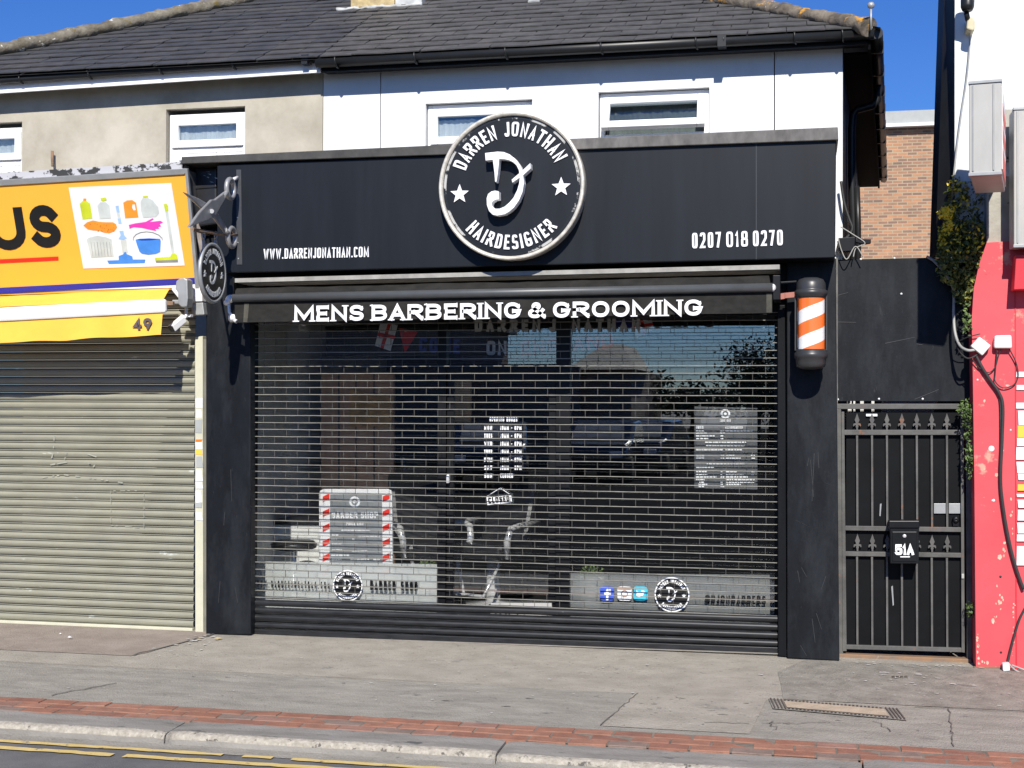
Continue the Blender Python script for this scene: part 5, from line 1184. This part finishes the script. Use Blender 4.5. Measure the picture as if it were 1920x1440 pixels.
plant('climbing_bush', 'dark green bush with yellow flowers growing from the wall top beside the red shop',
    [(1800,490,-.05,44,48,.14,900),(1815,445,-.04,36,36,.13,520),(1785,450,0,25,40,.12,360),(1808,395,.0,36,55,.10,420),(1808,538,-.05,22,34,.10,260),(1795,365,.0,22,36,.08,120)], M['leaf'], .020,
    [[(1822,560,.0),(1812,500,.0),(1800,420,.0)],[(1822,560,.0),(1825,470,.0)]], [(1772,402,-.22,14,13,.06,70),(1777,425,-.2,9,12,.05,40),(1775,400,-.05,16,12,.10,60),(1768,440,-.04,9,25,.08,60),(1790,350,-.05,14,16,.08,40),(1805,450,-.15,40,30,.05,60),(1800,380,-.05,18,12,.08,30)])
plant('fern', 'small yellow-green plant on the red wall edge above the tilted junction box', [(1815,608,-.12,9,22,.04,70),(1812,580,-.1,6,14,.04,25)], M['fern'], .016)
plant('fern', 'long fern tuft hanging down beside the gate top', [(1811,765,-.08,15,18,.06,130),(1816,800,-.08,11,28,.05,110),(1818,860,-.08,8,35,.05,110)], M['fern'], .016)
plant('fern', 'tiny fern at the foot of the gate post', [(1819,1143,-.04,8,16,.04,55)], M['fern'], .016)
# ================================================================== INSIDE THE BARBER SHOP
it = thing('shop_interior', 'dim barber shop room with grey walls behind the glass', 'room', (0,3,0))
X0, X1, YBk = -2.44, 2.10, 4.6
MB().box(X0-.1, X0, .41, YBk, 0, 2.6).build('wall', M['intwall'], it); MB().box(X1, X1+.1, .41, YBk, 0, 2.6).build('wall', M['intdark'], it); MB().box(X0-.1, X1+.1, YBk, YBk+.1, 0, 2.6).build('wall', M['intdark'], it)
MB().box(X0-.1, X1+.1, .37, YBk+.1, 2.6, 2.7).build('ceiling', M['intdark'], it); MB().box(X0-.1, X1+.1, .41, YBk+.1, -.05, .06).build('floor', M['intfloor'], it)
wd = thing('wooden_door', 'brown wooden panel door at the back of the barber shop', 'door', P(670,1000,2.0))
MB().px([(602,700),(738,700),(738,1120),(602,1120)], 2.0, .05).build('panel', M['wood'], wd)
mb = MB(); 
for x in (634,666,700): mb.px([(x,700),(x+2,700),(x+2,1120),(x,1120)], 1.99, .01)
mb.build('groove', M['roomdark'], wd); MB().px([(655,730),(735,745),(735,800),(655,800)], 1.985, .01).build('upper_panel', mat('amber wood', (.70,.40,.14), .5, var=.3), wd)
tv = thing('television', 'black wall screen hanging inside the shop window top', 'screen', P(720,640,.9)); MB().px([(610,612),(822,612),(822,666),(612,668)], .9, .05).build('screen', M['leather'], tv, .004); MB().tube([P(720,612,.93), P(720,560,.93)], .015, 8).build('mount', M['darkmetal'], tv)
# counter with bottles
ct = thing('counter', 'dark counter with shelves against the left wall of the shop', 'counter', P(530,1000,2.2))
MB().px([(476,905),(590,908),(590,916),(476,914)], 2.2, .45).px([(472,975),(606,975),(606,983.5),(472,983.5)], 1.33, .5).build('top', M['leather'], ct, .004); MB().px([(472,984),(700,984),(700,1150),(472,1150)], 1.35, .4).build('cabinet', M['intwall'], ct, .004)
MB().px([(482,716),(575,716),(575,800),(482,800)], 2.6, .03).build('mirror', M['intwall'], ct)
for i, (x, h, mm, r_) in enumerate(((486,42,'leather',.024),(497,44,'leather',.024),(508,40,'leather',.026),(520,44,'leather',.024),(534,34,'leather',.03),(561,46,'fbblue',.032),(505,26,'chrome',.02),(546,18,'chrome',.025))):
    c = P(x, 906, 2.3); hh = h/200
    tag(MB().lathe(c, [(0,0),(r_,0),(r_,hh*.7),(r_*.5,hh*.8),(r_*.5,hh),(0,hh)], 14).build('bottle', M[mm]), ['first dark bottle from the left on the shop counter','second dark bottle from the left on the shop counter','third dark bottle on the shop counter','fourth dark bottle on the shop counter','short squat dark bottle on the shop counter','tall blue bottle on the shop counter','small shiny pot between the dark bottles','low shiny pot beside the blue bottle'][i], 'bottle', 'bottles on the shop counter')
# price board
ab = thing('price_board', 'white framed barber shop price board with red and white striped sides behind the glass', 'board', P(667,1160,.62)); Y_ = .62
A_ = lambda pts: pts
mb = MB(); fo = [(606,917),(727,917),(733,920),(735,926),(737,1165),(598,1165),(598,926),(600,920)]; mb.px(fo, Y_, .03); mb.build('frame', M['upvc'], ab, .004)
MB().px([(619,927),(716,927),(718,1150),(617,1150)], Y_-.004, .004).build('poster', M['slateboard'], ab)
mb = MB()
for sx in (605, 717.5):
    y = 926
    while y < 1150: mb.px([(sx,y+5),(sx+12.5,y-1),(sx+12.5,y+9),(sx,y+15)], Y_-.005, .005); y += 28
mb.build('red_stripe', M['redink'], ab)
l = MB(); c = P(665,941,Y_-.006); l.lathe(c, [(.028,.001),(.046,.001)], 28, axis=STREET, smooth=False); l.lathe(c, [(.0,.001),(.014,.001)], 12, axis=STREET, smooth=False)
words(l, 'BARBER SHOP', (622,972), (709,972), 12, Y_-.006, .24, .14, th=.002); words(l, 'PRICE LIST', (649,985), (682,985), 6, Y_-.006, .24, .14, th=.002)
def dash2(x0, x1, y):
    x = x0
    while x < x1-1: e = min(x1, x+rr_.uniform(3,8)); l.px([(x,y),(e,y),(e,y+2.4),(x,y+2.4)], Y_-.006, .002); x = e+1.2
for x0_, x1_, y in ((640,694,993),(621,634,1002),(672,712,1005),(621,632,1010),(660,666,1010),(621,640,1018),(621,641,1030),(660,688,1032),(621,656,1040),(621,640,1048),(657,692,1048),(700,712,1048),(621,640,1056)): dash2(x0_, x1_, y)
l.build('lettering', M['letter'], ab)
# stool and barber chairs
stl = thing('stool', 'round black stool on a chrome stem behind the left pane', 'stool', P(552,1150,.9))
c = P(551,1022,.9); mb = MB().lathe(c, [(0,-.035),(.16,-.035),(.19,-.02),(.195,.01),(.17,.035),(0,.04)], 32); mb.build('seat', M['leather'], stl)
MB().lathe(c, [(.024,-.035),(.024,.075-c.z),(.14,.07-c.z),(.17,.061-c.z)], 20).build('stem', M['chrome'], stl)
def chair(name, label, x, y, rz):
    t = thing(name, label, 'barber chair', (x, y, .06), 'barber chairs inside the shop'); t0 = Vector((x, y, .06))
    def bb(c, hx, hy, hz): return MB().bbox(t0+Vector(c), (hx,0,0), (0,hy,0), (0,0,hz))
    bb((0,0,.50), .25, .25, .07).build('seat', M['leather'], t, .04); b_ = MB(); b_.bbox(t0+Vector((0,.27,.82)), (.24,0,0), (0,.05,.02), (0,.10,.30)); b_.build('backrest', M['leather'], t, .04)
    MB().bbox(t0+Vector((0,.36,1.2)), (.12,0,0), (0,.04,.0), (0,.02,.08)).build('headrest', M['leather'], t, .03)
    for s in (-1,1):
        MB().tube([t0+Vector((s*.30,.24,.72)), t0+Vector((s*.31,-.05,.72)), t0+Vector((s*.31,-.22,.70)), t0+Vector((s*.30,-.26,.60)), t0+Vector((s*.27,-.2,.46))], .028, 10).build('armrest', M['chrome'], t)
    MB().lathe(t0, [(0,.0),(.30,.0),(.30,.03),(.06,.06),(.055,.43),(0,.43)], 28).build('base', M['chrome'], t)
    MB().tube([t0+Vector((-.2,-.2,.42)), t0+Vector((-.18,-.42,.16)), t0+Vector((.18,-.42,.16)), t0+Vector((.2,-.2,.42))], .016, 8).build('footrest', M['chrome'], t)
    t.rotation_euler.z = rz; return t
c1 = chair('barber_chair', 'black leather barber chair with chrome arms beside the striped price board', *P(800,1120,1.25).xy, R(35))
dup(c1, (*P(925,1120,1.35).xy, .06), 'black leather barber chair standing behind the glass door').rotation_euler.z = R(-20)
wf = MB().px([(920,1131),(1034,1131),(1036,1154),(919,1154)], .262, .02).build('wifi_sign', M['lightbox']); tag(wf, 'white card with dark WIFI lettering at the foot of the glass door', 'sign')
l = MB(); words(l, 'WIFI', (924,1152), (972,1152), 12, .2605, .24, .3, th=.002); l.build('lettering', M['ink'], wf)
for x, y, lab in ((1110,1078,'small clipped green plant behind the frosted film of the right pane'),(803,1068,'small clipped green plant behind the left pane near the door')):
    c = P(x, y-1, .48); t = thing('pot_plant', lab, 'plant', (c.x, .48, .06)); mb = MB()
    def fp(c=c):
        while True:
            v = Vector((random.uniform(-1,1), random.uniform(-1,1), random.uniform(-.2,1)))
            if v.length < 1: return c+Vector((v.x*.10, v.y*.09, v.z*.075))
    leaves(mb, fp, 260, .012, 3); mb.build('foliage', M['fern'], t)
    MB().lathe((c.x,.48,.06), [(0,0),(.07,0),(.095,c.z-.075),(0,c.z-.08)], 20).build('pot', M['lightbox'], t)
# bunting along the window head
bu = thing('bunting', 'string of football flags and pennants across the window head', 'bunting', P(950,610,.45)); Yb = .45
MB().tube([P(680,600,Yb), P(820,612,Yb), P(960,606,Yb), P(1100,612,Yb), P(1240,600,Yb)], .003, 6).build('string', M['ink'], bu)
def eng(pts, cross):
    f_ = MB().px(pts, Yb, .002).build('flag', M['letter'], bu); mb = MB()
    for c_ in cross: mb.px(c_, Yb-.002, .0015)
    mb.build('cross', M['redink'], f_)
eng([(713,606),(746,609),(732,658),(703,648)], [[(727,607),(733,607.5),(719,654),(713,651)],[(709,623),(741,629),(739,636),(707,630)]])
eng([(1186,600),(1222,600),(1226,618),(1192,634)], [[(1200,600),(1206,600),(1212,626),(1206,629)],[(1188,611),(1224,605),(1225,610),(1189,617)]])
MB().px([(748,615),(783,622),(759,662)], Yb, .002).build('pennant', M['redink'], bu)
MB().px([(1148,600),(1186,600),(1182,616),(1160,620)], Yb, .002).build('flag', M['blueink'], bu)
def bt_(s, pl_, pr_, h_, m_): l = MB(); words(l, s, pl_, pr_, h_, Yb-.004, .22, .16, th=.002); l.build('bunting_letters', m_, bu)
bt_('COME', (785,660), (862,664), 28, mat('navy letters', (.05,.09,.42), .6)); bt_('ON', (912,666), (950,666), 27, M['letter']); bt_('ENGLAND', (978,668), (1150,652), 28, mat('red letters', (.75,.03,.04), .6))

# ================================================================== ACROSS THE STREET (seen mirrored in the glass)
def mir(px, py, dist):   # point at a mirrored distance along the reflected ray
    d = ray(px, py); tq = (YG-CAM.y)/d.y; h = CAM+d*tq; r_ = Vector((d.x,-d.y,d.z)); return h+r_*dist
op = thing('brick_house', 'dark brick terrace across the street, mirrored in the left of the shop glass', 'house', (-14,-30,0))
a, b = mir(300,700,32), mir(1060,700,32); yo = -31
xe = mir(828,700,31).x; ze = mir(700,600,31).z
MB().box(-26, xe, yo-8, yo, zr, ze).build('wall', M['oppbrick'], op)
MB().prism([(-26.3,yo+.3,ze),(-26.3,yo-4,ze+2.6),(-26.3,yo-8.3,ze)], (xe+26.6,0,0)).build('roof', M['slate'][0], op)
gw = thing('garden_wall', 'long low brick wall across the street, mirrored in the glass door', 'wall', (xe,-32,0))
MB().box(xe+.3, mir(1066,700,31).x, yo-1.5, yo-1.2, zr, mir(950,684,31).z).build('wall', M['oppbrick'], gw)
op2 = thing('gabled_house', 'house with slate roof across the street, mirrored beside the door', 'house', (0,-34,0))
xa, xb_ = mir(1068,700,33).x, mir(1180,700,33).x; z1 = mir(1100,692,33).z
MB().box(xa, xb_, -42, -33, zr, z1).build('wall', M['oppbrick'], op2); MB().prism([(xa-.2,-32.7,z1),(xb_+.2,-32.7,z1),(xb_-.9,-37.5,z1+1.0),(xa+.3,-37.5,z1+1.0)], (0,-4,0)).build('roof', M['plaster'], op2)
def far_tree(label, px, py, dist, r, h, n):
    c = mir(px, py, dist); t = thing('tree', label, 'tree', (c.x, c.y, zr), 'trees across the street')
    mb = MB()
    lob = [Vector((random.uniform(-.6,.6)*r, random.uniform(-.6,.6)*r, random.uniform(-.35,.6)*h)) for _ in range(9)]
    def f():
        v = random.choice(lob); return c+v+Vector((random.gauss(0,.24)*r, random.gauss(0,.24)*r, random.gauss(0,.2)*h))
    leaves(mb, f, n*3, r*.05, 3); mb.build('crown', M['hedge'], t)
    MB().tube([(c.x,c.y,zr),(c.x+.1,c.y,c.z*.6),(c.x,c.y,c.z+h*.3)], [.25,.2,.05], 8).build('trunk', M['bark'], t)
far_tree('tall tree mirrored near the right edge of the shop glass', 1408, 728, 30, 1.5, 1.6, 900)
far_tree('low tree mirrored above the price list in the shop glass', 1300, 752, 44, 2.4, .8, 600)
far_tree('small tree mirrored right of the gabled house', 1215, 748, 40, 2.6, 1.1, 600)
far_tree('bushy tree mirrored at the far right of the shop glass', 1448, 752, 36, 1.8, 1.2, 600)
def car(label, x, y, rz):
    t = thing('parked_car', label, 'car', (x, y, zr), 'cars parked across the street'); o = Vector((x,y,zr))
    prof = [(-2.1,.35),(-2.15,.7),(-1.9,.92),(-1.0,1.0),(-.35,1.42),(.9,1.46),(1.7,1.05),(2.1,.95),(2.15,.4),(1.8,.28),(-1.8,.28)]
    MB().prism([o+Vector((-.86,a_,b_)) for a_, b_ in prof], (1.72,0,0)).build('body', M['carpaint'], t, .08)
    mb = MB(); mb.prism([o+Vector((-.66,-1.0,1.03)), o+Vector((.66,-1.0,1.03)), o+Vector((.58,-.42,1.40)), o+Vector((-.58,-.42,1.40))], (0,-.012,.01)); mb.build('windscreen', M['alu'], t)  # reflected sky is put into the windscreen's pale colour
    for s in (-1,1): MB().box(o.x+s*.62-.16, o.x+s*.62+.16, o.y-2.17, o.y-2.10, o.z+.62, o.z+.76).build('headlight', M['letter'], t, .02)
    for s in (-1,1):
        for q_ in (-1.3,1.3): MB().lathe(o+Vector((s*.80,q_,.31)), [(0,-.1),(.31,-.1),(.31,.1),(0,.1)], 20, axis=(1,0,0)).build('wheel', M['tyre'], t)
    t.rotation_euler.z = rz; return t
p = mir(1095,905,21); k = car('dark parked car mirrored left of centre in the right pane', p.x, p.y-3, pi)
p = mir(1170,905,22); dup(k, (p.x, p.y-4, zr), 'dark parked car mirrored behind the first in the right pane').rotation_euler.z = pi+.1
p = mir(900,920,18); dup(k, (p.x-.5, p.y-3, zr), 'dark parked car mirrored in the glass door').rotation_euler.z = pi-.2
